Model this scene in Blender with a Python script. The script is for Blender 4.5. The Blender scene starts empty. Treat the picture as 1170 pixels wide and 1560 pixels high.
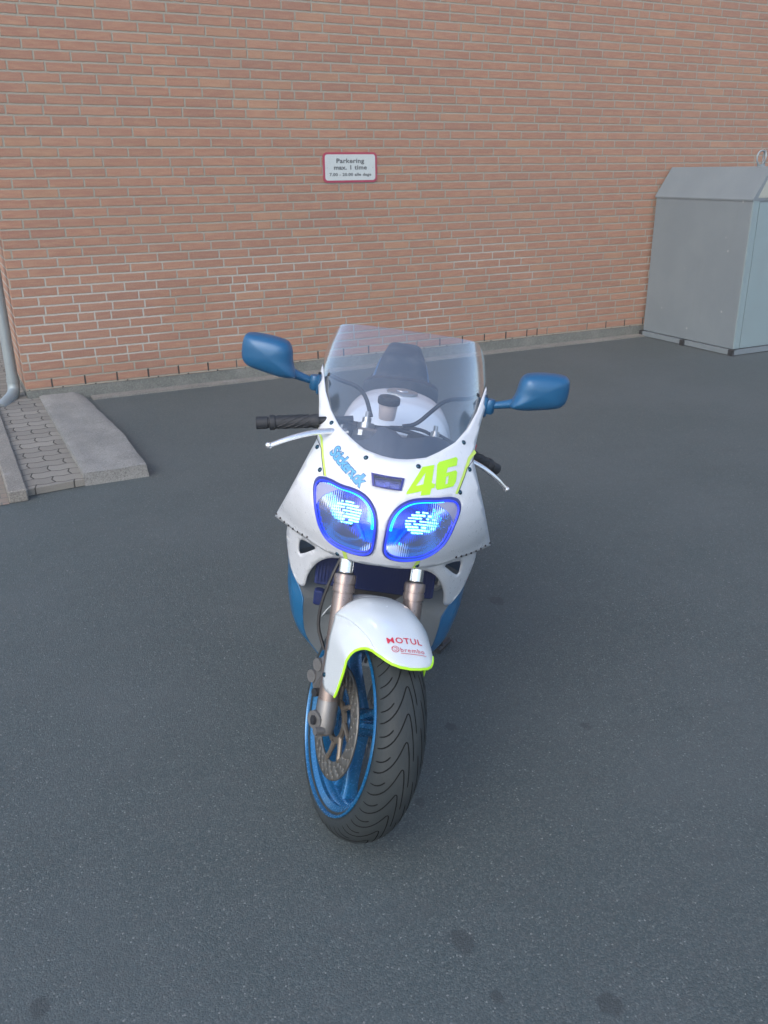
import bpy, math, random
from math import sin, cos, pi, radians, sqrt, atan2
from mathutils import Vector, Matrix, geometry
random.seed(7)
SC = bpy.context.scene
COL = SC.collection

# ------------------------------------------------------------------ camera
cd = bpy.data.cameras.new('camera'); cam = bpy.data.objects.new('camera', cd); COL.objects.link(cam)
SC.camera = cam
F_PX = 1326.0
cd.sensor_fit = 'VERTICAL'; cd.sensor_height = 36.0; cd.sensor_width = 27.0
cd.lens = F_PX / 1560 * 36.0
cd.clip_start = 0.05; cd.clip_end = 500
PIT, ROL, YAW = radians(21.62), radians(-0.5), radians(26.5)
fw = Vector((sin(YAW) * cos(PIT), cos(YAW) * cos(PIT), -sin(PIT)))
rt = Vector((cos(YAW), -sin(YAW), 0)); up = rt.cross(fw)
rx = rt * cos(ROL) + up * sin(ROL); ux = -rt * sin(ROL) + up * cos(ROL)
cam.matrix_world = Matrix(((rx.x, ux.x, -fw.x, 0), (rx.y, ux.y, -fw.y, 0), (rx.z, ux.z, -fw.z, 1.629), (0, 0, 0, 1)))

# ------------------------------------------------------------------ light
SUN_EL, SUN_AZ = radians(38), radians(-125)     # azimuth from +Y towards +X : hazy soft light from behind the camera and left
W = bpy.data.worlds.new('World'); SC.world = W; W.use_nodes = True
wn = W.node_tree; wn.nodes.clear()
sky = wn.nodes.new('ShaderNodeTexSky'); sky.sky_type = 'NISHITA'; sky.sun_disc = False
sky.sun_elevation = SUN_EL; sky.sun_rotation = SUN_AZ
sky.air_density = 1.0; sky.dust_density = 2.0; sky.ozone_density = 1.0
bg = wn.nodes.new('ShaderNodeBackground'); bg.inputs['Strength'].default_value = 0.15
wo = wn.nodes.new('ShaderNodeOutputWorld')
wn.links.new(sky.outputs[0], bg.inputs[0]); wn.links.new(bg.outputs[0], wo.inputs[0])
sl = bpy.data.lights.new('sun', 'SUN'); sl.energy = 0.5; sl.angle = radians(50); sl.color = (1, .97, .94)
so = bpy.data.objects.new('sun', sl); COL.objects.link(so)
sdir = Vector((sin(SUN_AZ) * cos(SUN_EL), cos(SUN_AZ) * cos(SUN_EL), sin(SUN_EL)))
so.rotation_euler = sdir.to_track_quat('Z', 'Y').to_euler(); so.location = (0, 30, 20)
SC.view_settings.view_transform = 'Standard'; SC.view_settings.look = 'None'
SC.view_settings.exposure = 1.2; SC.view_settings.gamma = 1.0

# ------------------------------------------------------------------ node helpers
class NT:
    def __init__(s, name):
        s.m = bpy.data.materials.new(name); s.m.use_nodes = True
        s.t = s.m.node_tree; s.t.nodes.clear()
        s.out = s.t.nodes.new('ShaderNodeOutputMaterial')
    def n(s, typ, **kw):
        o = s.t.nodes.new(typ)
        for k, v in kw.items(): setattr(o, k, v)
        return o
    def set(s, sock, v):
        if isinstance(v, bpy.types.NodeSocket): s.t.links.new(v, sock)
        elif v is not None:
            if hasattr(sock.default_value, '__len__') and not hasattr(v, '__len__'): v = (v,) * len(sock.default_value)
            if hasattr(v, '__len__') and len(sock.default_value) == 4 and len(v) == 3: v = (*v, 1)
            sock.default_value = v
    def math(s, op, a, b=None, c=None, clamp=False):
        o = s.n('ShaderNodeMath', operation=op, use_clamp=clamp)
        s.set(o.inputs[0], a)
        if b is not None: s.set(o.inputs[1], b)
        if c is not None: s.set(o.inputs[2], c)
        return o.outputs[0]
    def vmath(s, op, a, b=None):
        o = s.n('ShaderNodeVectorMath', operation=op); s.set(o.inputs[0], a)
        if b is not None: s.set(o.inputs[1], b)
        return o.outputs['Value'] if op in ('LENGTH', 'DISTANCE', 'DOT_PRODUCT') else o.outputs[0]
    def mix(s, f, a, b, mode='MIX'):
        o = s.n('ShaderNodeMix', data_type='RGBA', blend_type=mode)
        s.set(o.inputs[0], f); s.set(o.inputs[6], a); s.set(o.inputs[7], b); return o.outputs[2]
    def noise(s, vec, scale, detail=3, rough=.55):
        o = s.n('ShaderNodeTexNoise'); s.set(o.inputs['Vector'], vec)
        o.inputs['Scale'].default_value = scale; o.inputs['Detail'].default_value = detail
        o.inputs['Roughness'].default_value = rough; return o.outputs['Fac']
    def white(s, vec, out='Value'):
        o = s.n('ShaderNodeTexWhiteNoise'); o.noise_dimensions = '3D'; s.set(o.inputs['Vector'], vec); return o.outputs[out]
    def vor(s, vec, scale, out='Color', feat='F1'):
        o = s.n('ShaderNodeTexVoronoi', feature=feat); s.set(o.inputs['Vector'], vec); o.inputs['Scale'].default_value = scale
        return o.outputs[out]
    def ramp(s, f, stops):
        o = s.n('ShaderNodeValToRGB'); s.set(o.inputs[0], f); e = o.color_ramp.elements
        while len(e) < len(stops): e.new(.5)
        for i, (p, c) in enumerate(stops):
            e[i].position = p; e[i].color = (*c, 1) if hasattr(c, '__len__') else (c, c, c, 1)
        return o.outputs[0]
    def sstep(s, a, b, x):
        o = s.n('ShaderNodeMapRange', interpolation_type='SMOOTHSTEP'); s.set(o.inputs[0], x)
        o.inputs[1].default_value = a; o.inputs[2].default_value = b; return o.outputs[0]
    def comb(s, x, y, z):
        o = s.n('ShaderNodeCombineXYZ')
        for i, v in enumerate((x, y, z)): s.set(o.inputs[i], v)
        return o.outputs[0]
    def obj(s): return s.n('ShaderNodeTexCoord').outputs['Object']
    def sep(s, v):
        o = s.n('ShaderNodeSeparateXYZ'); s.set(o.inputs[0], v); return o.outputs
    def bump(s, h, dist=.01, st=1.0, nrm=None):
        o = s.n('ShaderNodeBump'); o.inputs['Distance'].default_value = dist; o.inputs['Strength'].default_value = st
        s.set(o.inputs['Height'], h)
        if nrm is not None: s.set(o.inputs['Normal'], nrm)
        return o.outputs[0]
    def bsdf(s, col, rough=.5, metal=0, nrm=None, spec=.5, coat=0, coatr=.05, emit=None, est=0, alpha=None):
        p = s.n('ShaderNodeBsdfPrincipled'); s.set(p.inputs['Base Color'], col); s.set(p.inputs['Roughness'], rough)
        s.set(p.inputs['Metallic'], metal); s.set(p.inputs['Specular IOR Level'], spec)
        p.inputs['Coat Weight'].default_value = coat; p.inputs['Coat Roughness'].default_value = coatr
        if nrm is not None: s.set(p.inputs['Normal'], nrm)
        if emit is not None: s.set(p.inputs['Emission Color'], emit); s.set(p.inputs['Emission Strength'], est)
        s.t.links.new(p.outputs[0], s.out.inputs[0]); return p

def paint(name, col, rough=.3, metal=0, coat=0, dirt=.12, scale=14, bump=0, spec=.5, dirtcol=(.25, .24, .22), speck=0):
    s = NT(name); v = s.obj()
    n1 = s.noise(v, scale, 5, .6); n2 = s.noise(v, scale * 9, 3)
    f = s.math('MULTIPLY', s.sstep(.45, .8, n1), dirt)
    c = s.mix(f, col, dirtcol)
    if speck:
        w = s.sstep(.04, .015, s.vor(v, 90, 'Distance')); r = s.math('GREATER_THAN', s.sep(s.vor(v, 90))[0], .8)
        c = s.mix(s.math('MULTIPLY', s.math('MULTIPLY', w, r), speck), c, (.12, .11, .10))
    r = s.math('ADD', s.math('MULTIPLY', n2, .16), rough - .06)
    nm = s.bump(n2, .001, bump) if bump else None
    s.bsdf(c, r, metal, nm, spec, coat); return s.m

# materials ---------------------------------------------------------
M = {}
WHITE_C = (.64, .67, .71)
M['white'] = paint('white_paint', WHITE_C, .28, 0, .35, .16, 9, speck=.5)
M['fender_white'] = paint('fender_white_paint', (.56, .61, .63), .22, 0, .5, .04, 5)
M['blue'] = paint('blue_paint', (.008, .088, .205), .38, .15, .15, .12, 14, dirtcol=(.06, .13, .22))
M['fairing_blue'] = paint('fairing_blue_paint', (.006, .095, .22), .3, 0, .3, .2, 7, dirtcol=(.03, .11, .2))
M['rim_blue'] = paint('rim_blue_paint', (.008, .125, .30), .24, .35, .4, .12, 16, dirtcol=(.09, .16, .22))
M['black'] = paint('black_plastic', (.016, .017, .02), .45, 0, 0, .25, 20, dirtcol=(.08, .08, .08))
M['rubber'] = paint('grip_rubber', (.016, .019, .024), .6, 0, 0, .3, 30, dirtcol=(.05, .05, .055), bump=.3)
M['grey'] = paint('grey_plastic', (.17, .195, .21), .6, 0, 0, .4, 12, dirtcol=(.18, .19, .19))
M['engine'] = paint('engine_metal', (.07, .07, .075), .5, .5, 0, .4, 15)
M['dash'] = paint('dash_foam', (.085, .105, .14), .7, 0, 0, .3, 10, dirtcol=(.08, .09, .10))
M['alu'] = paint('worn_aluminium', (.55, .55, .54), .32, .9, 0, .4, 30, dirtcol=(.3, .28, .26))
M['lever'] = paint('polished_lever', (.82, .83, .85), .22, .8, 0, .2, 30)
M['chrome'] = paint('chrome', (.8, .8, .8), .08, 1, 0, 0, 20)
M['bronze'] = paint('bronze_anodised', (.25, .205, .190), .28, .7, 0, .2, 25, dirtcol=(.28, .2, .18))
M['caliper'] = paint('caliper_metal', (.20, .20, .20), .42, .6, 0, .5, 30, dirtcol=(.12, .11, .10))
M['disc'] = paint('brake_steel', (.15, .148, .138), .42, .6, 0, .5, 30, dirtcol=(.12, .11, .10))
M['gold'] = paint('gold_carrier', (.15, .13, .105), .4, .6, 0, .3, 30)
M['yellow'] = paint('fluorescent_yellow', (.42, .80, .02), .45, 0, 0, .1, 14)
M['red'] = paint('red_print', (.55, .02, .05), .4, 0, 0, .1, 14)
M['red_light'] = paint('red_plastic', (.5, .03, .05), .4, 0, 0, .1, 14)
M['sticker_blue'] = paint('sticker_light_blue', (.13, .40, .68), .4, 0, 0, .1, 14)
M['sticker_dark'] = paint('sticker_dark_blue', (.05, .14, .30), .4, 0, 0, .1, 14)
M['bolt'] = paint('blue_black_bolt', (.015, .06, .10), .25, .7, 0, .1, 14)
M['rivet'] = paint('dark_rivet', (.03, .03, .035), .5, .3, 0, .1, 14)
M['gasket'] = paint('gasket_lit_blue', (.03, .04, .22), .35, 0, 0, .1, 14)  # black rubber, with the blue lamp light on it put into the colour
M['reflector'] = paint('headlight_reflector', (.42, .44, .80), .2, 1, 0, 0, 20)
M['seat'] = paint('seat_vinyl', (.022, .03, .042), .6, 0, 0, .2, 14, bump=.2)
M['tank_cap'] = paint('tank_cap_metal', (.5, .5, .5), .35, .8, 0, .2, 14)
M['fluid'] = paint('reservoir_plastic', (.62, .52, .48), .35, 0, 0, .2, 14)
M['radiator'] = paint('radiator_glow_blue', (.008, .02, .10), .6, .2, 0, .1, 40, dirtcol=(.012, .03, .11))  # blue headlight glow is put into this dark base colour
M['galv'] = paint('zinc_pipe', (.27, .32, .34), .45, .35, 0, .4, 8, dirtcol=(.2, .22, .23))
M['tyre'] = paint('tyre_rubber', (.026, .033, .036), .55, 0, 0, .6, 6, dirtcol=(.045, .052, .053), bump=.25, spec=.2)
M['groove'] = paint('tyre_groove', (.007, .008, .009), .95, 0, 0, 0, 14, spec=.02)
M['print_grey'] = paint('sign_print', (.07, .08, .09), .5)
M['sign_white'] = paint('sign_white', (.47, .52, .52), .4, 0, 0, .15, 5)
M['sign_red'] = paint('sign_red', (.33, .03, .07), .4, 0, 0, .15, 5)
M['stripe'] = paint('pale_yellow_stripe', (.55, .75, .12), .45, 0, 0, .2, 14)

def emis(name, c, st):
    s = NT(name); s.bsdf((.02, .02, .02), .4, emit=c, est=st); return s.m
M['led'] = emis('blue_led', (.0, .36, 1.0), 3.5)
M['led_hot'] = emis('cyan_led', (.22, .80, 1.0), 4.5)
M['edge_glow'] = emis('lens_edge_glow', (.01, .045, 1.0), .6)

def glass(name, tint, rough, refl, bumpsc=None, k=1.0, glare=0):
    s = NT(name)
    tr = s.n('ShaderNodeBsdfTransparent'); s.set(tr.inputs[0], tint)
    gl = s.n('ShaderNodeBsdfGlossy'); gl.inputs['Roughness'].default_value = rough; s.set(gl.inputs[0], (.95, .97, 1))
    fr = s.n('ShaderNodeFresnel'); fr.inputs[0].default_value = 1.5
    if bumpsc:
        v = s.obj(); w = s.n('ShaderNodeTexWave', wave_type='BANDS', bands_direction='Y'); s.set(w.inputs[0], v)
        w.inputs['Scale'].default_value = bumpsc; b = s.bump(w.outputs['Fac'], .001, .25)
        s.set(gl.inputs['Normal'], b); s.set(fr.inputs['Normal'], b)
    f = s.math('ADD', s.math('MULTIPLY', fr.outputs[0], k), refl, clamp=True)
    if name == 'headlight_glass':
        rf = s.n('ShaderNodeBsdfRefraction'); s.set(rf.inputs[0], tint); rf.inputs['Roughness'].default_value = .14; rf.inputs['IOR'].default_value = 1.08
        m1 = s.n('ShaderNodeMixShader'); m1.inputs[0].default_value = .62; s.t.links.new(tr.outputs[0], m1.inputs[1]); s.t.links.new(rf.outputs[0], m1.inputs[2]); tr = m1
    if glare:  # pale diffuse layer paints milky glare over the screen
        df = s.n('ShaderNodeBsdfDiffuse'); s.set(df.inputs[0], (.75, .80, .86)); m0 = s.n('ShaderNodeMixShader'); s.set(m0.inputs[0], s.math('MULTIPLY', s.math('ADD', s.noise(s.obj(), 12, 4), .5), glare))
        s.t.links.new(tr.outputs[0], m0.inputs[1]); s.t.links.new(df.outputs[0], m0.inputs[2]); tr = m0
    mx = s.n('ShaderNodeMixShader'); s.set(mx.inputs[0], f)
    s.t.links.new(tr.outputs[0], mx.inputs[1]); s.t.links.new(gl.outputs[0], mx.inputs[2])
    s.t.links.new(mx.outputs[0], s.out.inputs[0]); return s.m
M['screen'] = glass('tinted_screen', (.86, .90, .94), .14, .05, None, 3.2, .02)
M['lens'] = glass('headlight_glass', (.50, .58, 1.0), .05, .02, 60, .9)
M['poslens'] = glass('position_lamp_glass', (.5, .55, .75), .08, .06, 120)
M['corner'] = paint('frosted_corner_lens', (.30, .31, .45), .3, 0, .4, .1, 20)
M['tank'] = paint('tank_white_paint', (.78, .80, .83), .2, 0, .5, .05, 9)
M['mirror'] = paint('mirror_glass', (.9, .9, .9), .02, 1, 0, 0)

def brick_mat():
    s = NT('brick'); v = s.obj(); x, y, z = s.sep(v)
    wob = s.math('MULTIPLY', s.math('SUBTRACT', s.noise(v, 5, 3), .5), .006)
    wob2 = s.math('MULTIPLY', s.math('SUBTRACT', s.noise(s.vmath('ADD', v, (7, 3, 1)), 40, 3), .5), .008)
    zz = s.math('ADD', s.math('SUBTRACT', z, .108), s.math('ADD', wob, wob2))
    row = s.math('FLOOR', s.math('DIVIDE', zz, .0667))
    rf = s.math('SUBTRACT', zz, s.math('MULTIPLY', row, .0667))
    roff = s.white(s.comb(row, 3.3, 1.7))
    roff = s.math('ADD', s.math('MULTIPLY', s.math('MODULO', row, 4), .25), s.math('MULTIPLY', roff, .5))
    xx = s.math('ADD', s.math('ADD', s.math('DIVIDE', x, .24), roff), s.math('MULTIPLY', wob2, 3))
    # now and then a header (half brick) keeps the bond irregular
    cell = s.math('FLOOR', xx); xf = s.math('SUBTRACT', xx, cell)
    hdr = s.math('GREATER_THAN', s.white(s.comb(cell, row, 9.1)), .965)
    half = s.math('MULTIPLY', hdr, s.math('GREATER_THAN', xf, .5))
    dx0 = s.math('MULTIPLY', s.math('MINIMUM', xf, s.math('SUBTRACT', 1, xf)), .24)
    dxh = s.math('ADD', s.math('MULTIPLY', s.math('ABSOLUTE', s.math('SUBTRACT', xf, .5)), .24), s.math('MULTIPLY', s.math('SUBTRACT', 1, hdr), 1))
    dx = s.math('MINIMUM', dx0, dxh)
    dz = s.math('MINIMUM', rf, s.math('SUBTRACT', .0667, rf))
    mh = s.sstep(.0045, .0075, dx); mv = s.sstep(.0050, .0080, dz)
    br = s.math('MULTIPLY', mh, mv)                                  # 1 on brick, 0 on joint
    idv = s.comb(s.math('ADD', cell, half), row, 0)
    r1 = s.white(idv); r2 = s.white(s.vmath('ADD', idv, (31, 17, 5)))
    c = s.ramp(r1, [(0, (.300, .165, .112)), (.3, (.318, .172, .115)), (.6, (.332, .180, .120)), (.85, (.350, .194, .128)), (1, (.306, .165, .113))])
    streak = s.noise(s.vmath('MULTIPLY', v, (9, 9, 60)), 1, 4)
    fine = s.noise(v, 90, 4, .7)
    c = s.mix(s.math('MULTIPLY', s.sstep(.50, .72, streak), .35), c, (.43, .27, .17))
    c = s.mix(s.math('MULTIPLY', s.sstep(.55, .35, streak), .30), c, (.24, .10, .075))
    c = s.mix(s.math('MULTIPLY', s.math('GREATER_THAN', r2, .93), .16), c, (.47, .31, .17))
    c = s.mix(s.math('MULTIPLY', s.math('LESS_THAN', r2, .07), .22), c, (.21, .11, .09))
    c = s.mix(s.math('MULTIPLY', s.math('SUBTRACT', fine, .5), .9), c, (.50, .33, .25))
    # mortar : warm grey, a paler repointed zone low on the wall
    big = s.noise(s.vmath('ADD', v, (3, 0, 0)), .9, 3)
    mcol = s.mix(s.noise(v, 18, 4), (.235, .225, .180), (.325, .312, .262))
    zone = s.math('MULTIPLY', s.math('MULTIPLY', s.sstep(.22, .34, z), s.sstep(1.25, .7, z)), s.sstep(.40, .56, big))
    mcol = s.mix(s.math('MULTIPLY', zone, .6), mcol, (.50, .48, .44))
    low = s.math('LESS_THAN', row, .5)                               # open weep joints in the lowest course
    openj = s.math('MULTIPLY', low, s.math('SUBTRACT', 1, mh))
    openj = s.math('MULTIPLY', openj, s.sstep(.08, .2, s.white(s.comb(cell, row, 4))))
    mcol = s.mix(openj, mcol, (.03, .028, .027))
    c = s.mix(br, mcol, c)
    sp = s.sstep(.70, .78, s.noise(s.vmath('ADD', v, (0, 9, 0)), 7, 5, .7))
    c = s.mix(s.math('MULTIPLY', sp, .25), c, (.5, .48, .44))
    c = s.mix(s.math('MULTIPLY', s.sstep(.35, .75, big), .16), c, (.24, .17, .14))
    h = s.math('ADD', s.math('MULTIPLY', br, .9), s.math('MULTIPLY', s.noise(v, 70, 5, .7), .35))
    h = s.math('SUBTRACT', h, openj)
    s.bsdf(c, .88, 0, s.bump(h, .007, .8), .3); return s.m
M['brick'] = brick_mat()

STAINS = [(.806, 1.243, .028), (.998, .964, .026), (.947, 1.692, .016), (-.066, 1.50, .022), (.80, 1.087, .014), (1.577, 1.758, .016), (1.80, 2.6, .03), (1.2, 1.95, .018), (2.6, 4.9, .03)]
def asphalt_mat():
    s = NT('asphalt'); v = s.obj()
    w = s.n('ShaderNodeTexNoise'); s.set(w.inputs['Vector'], v); w.inputs['Scale'].default_value = 40
    stones = s.vor(v, 260); st = s.sep(stones)
    dist = s.vor(v, 260, 'Distance')
    c = s.ramp(st[0], [(0, (.034, .048, .051)), (.5, (.055, .073, .077)), (.8, (.075, .095, .098)), (.985, (.115, .132, .134)), (1, (.28, .29, .28))])
    tint = s.mix(st[1], (.047, .073, .080), (.080, .084, .080))
    c = s.mix(.35, c, tint)
    n1 = s.noise(v, 1.1, 5, .6); n2 = s.noise(v, 9, 4); n3 = s.noise(v, 55, 4, .7)
    c = s.mix(s.math('MULTIPLY', s.sstep(.35, .7, n1), .38), c, (.090, .106, .112))
    c = s.mix(s.math('MULTIPLY', s.sstep(.5, .75, n2), .22), c, (.050, .060, .064))
    c = s.mix(s.math('MULTIPLY', s.sstep(.5, .7, n3), .18), c, (.087, .104, .108))
    big = s.vor(v, 42, 'Distance'); bc = s.sep(s.vor(v, 42))
    spk = s.math('MULTIPLY', s.sstep(.10, .06, big), s.math('GREATER_THAN', bc[0], .80))
    c = s.mix(s.math('MULTIPLY', spk, .42), c, s.mix(bc[1], (.30, .27, .23), (.42, .44, .46)))
    crack = s.noise(s.vmath('MULTIPLY', v, (1, 3, 1)), 2.2, 6, .65)
    c = s.mix(s.math('MULTIPLY', s.sstep(.022, .0, s.math('ABSOLUTE', s.math('SUBTRACT', crack, .52))), .18), c, (.08, .08, .08))
    wv = s.vmath('ADD', v, s.vmath('MULTIPLY', s.vmath('SUBTRACT', w.outputs['Color'], (.5, .5, .5)), (.03, .03, 0)))
    tot = None
    for x, y, r in STAINS:
        d = s.vmath('LENGTH', s.vmath('MULTIPLY', s.vmath('SUBTRACT', wv, (x, y, 0)), (1, .8, 0)))
        k = s.sstep(r * 1.15, r * .75, d); tot = k if tot is None else s.math('MAXIMUM', tot, k)
    c = s.mix(s.math('MULTIPLY', tot, .55), c, (.035, .04, .043))
    h = s.math('ADD', s.math('MULTIPLY', s.math('SUBTRACT', 1, dist), .6), s.math('MULTIPLY', n3, .6))
    rr = s.math('ADD', .62, s.math('MULTIPLY', n3, .25))
    s.bsdf(c, rr, 0, s.bump(h, .0022, .7), .3); return s.m
M['asphalt'] = asphalt_mat()

def concrete(name, c1, c2, bumpd=.003, sc=6, patch=(.36, .37, .36)):
    s = NT(name); v = s.obj(); n = s.noise(v, sc, 6, .65); f = s.noise(v, 150, 4, .7)
    c = s.mix(s.sstep(.3, .7, n), c1, c2)
    c = s.mix(s.math('MULTIPLY', s.sstep(.48, .66, f), .7), c, tuple(.45 * k for k in c1))
    c = s.mix(s.math('MULTIPLY', s.sstep(.5, .35, s.noise(s.vmath('ADD', v, (1, 5, 2)), 110, 3, .7)), .6), c, tuple(1.9 * k for k in c1))
    c = s.mix(s.math('MULTIPLY', s.sstep(.62, .74, s.noise(s.vmath('ADD', v, (4, 4, 4)), sc * .7, 5)), .5), c, patch)
    s.bsdf(c, .9, 0, s.bump(s.math('ADD', f, s.math('MULTIPLY', n, .6)), bumpd, .7), .3); return s.m
M['ramp'] = concrete('ramp_concrete', (.17, .172, .165), (.25, .25, .24), sc=4)
M['plinth'] = concrete('plinth_concrete', (.12, .13, .12), (.18, .185, .17), sc=5, patch=(.25, .26, .25))
M['kerb'] = concrete('kerb_concrete', (.165, .16, .148), (.22, .21, .19))
M['bin'] = None
def bin_mat():
    s = NT('bin_grey_paint'); v = s.obj(); n = s.noise(v, 3, 6, .6); f = s.noise(v, 400, 2)
    c = s.mix(s.sstep(.35, .7, n), (.150, .182, .205), (.166, .200, .222))
    run = s.noise(s.vmath('MULTIPLY', v, (22, 22, 1.2)), 1, 5, .6)
    c = s.mix(s.math('MULTIPLY', s.sstep(.55, .75, run), .18), c, (.12, .14, .15))
    sc = s.math('MULTIPLY', s.sstep(.10, .05, s.vor(v, 7, 'Distance')), s.math('GREATER_THAN', s.sep(s.vor(v, 7))[0], .93))
    c = s.mix(s.math('MULTIPLY', sc, .5), c, (.4, .41, .41))
    s.bsdf(c, .5, .0, s.bump(s.math('ADD', s.math('MULTIPLY', f, .1), n), .006, .3), .4); return s.m
M['bin'] = bin_mat()
M['bin_cream'] = paint('bin_faded_panel', (.33, .35, .31), .5, 0, 0, .2, 4)
M['bin_lit'] = paint('bin_lit_grey', (.20, .27, .29), .5, 0, 0, .3, 3, dirtcol=(.18, .2, .2))  # paler grey: the stronger light on the front face is put into the colour
def paver_mat():
    s = NT('interlocking_pavers'); v = s.obj(); x, y, z = s.sep(v)
    wob = s.math('MULTIPLY', s.math('PINGPONG', s.math('ADD', x, 10), .05), .30)
    yy = s.math('ADD', y, wob); row = s.math('FLOOR', s.math('DIVIDE', yy, .105))
    yf = s.math('SUBTRACT', yy, s.math('MULTIPLY', row, .105))
    xx = s.math('ADD', x, s.math('MULTIPLY', s.math('MODULO', row, 2), .1))
    xx = s.math('ADD', xx, s.math('MULTIPLY', s.math('PINGPONG', yf, .0525), .25))
    cel = s.math('FLOOR', s.math('DIVIDE', xx, .2)); xf = s.math('SUBTRACT', xx, s.math('MULTIPLY', cel, .2))
    d = s.math('MINIMUM', s.math('MINIMUM', yf, s.math('SUBTRACT', .105, yf)), s.math('MINIMUM', xf, s.math('SUBTRACT', .2, xf)))
    j = s.sstep(.0015, .005, s.math('ADD', d, s.math('MULTIPLY', s.math('SUBTRACT', s.noise(v, 60, 2), .5), .003)))
    r = s.white(s.comb(cel, row, 2)); f = s.noise(v, 120, 4, .7)
    c = s.mix(r, (.17, .162, .145), (.235, .225, .20)); c = s.mix(s.math('MULTIPLY', s.sstep(.5, .7, f), .4), c, (.14, .135, .12))
    c = s.mix(j, (.035, .034, .03), c)
    s.bsdf(c, .9, 0, s.bump(s.math('ADD', j, s.math('MULTIPLY', f, .3)), .006, .8), .3); return s.m
M['paver'] = paver_mat()
def clinker_mat():
    s = NT('red_clinker_paving'); v = s.obj()
    b = s.n('ShaderNodeTexBrick'); s.set(b.inputs['Vector'], v); b.inputs['Scale'].default_value = 1
    b.inputs['Brick Width'].default_value = .22; b.inputs['Row Height'].default_value = .075; b.inputs['Mortar Size'].default_value = .004
    b.inputs['Color1'].default_value = (.23, .15, .12, 1); b.inputs['Color2'].default_value = (.20, .17, .14, 1); b.inputs['Mortar'].default_value = (.10, .10, .09, 1)
    c = s.mix(s.math('MULTIPLY', s.noise(v, 3, 5), .5), b.outputs[0], (.2, .21, .19))
    s.bsdf(c, .9, 0, s.bump(s.math('SUBTRACT', 1, b.outputs['Fac']), .004, .7), .3); return s.m
M['clinker'] = clinker_mat()

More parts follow.
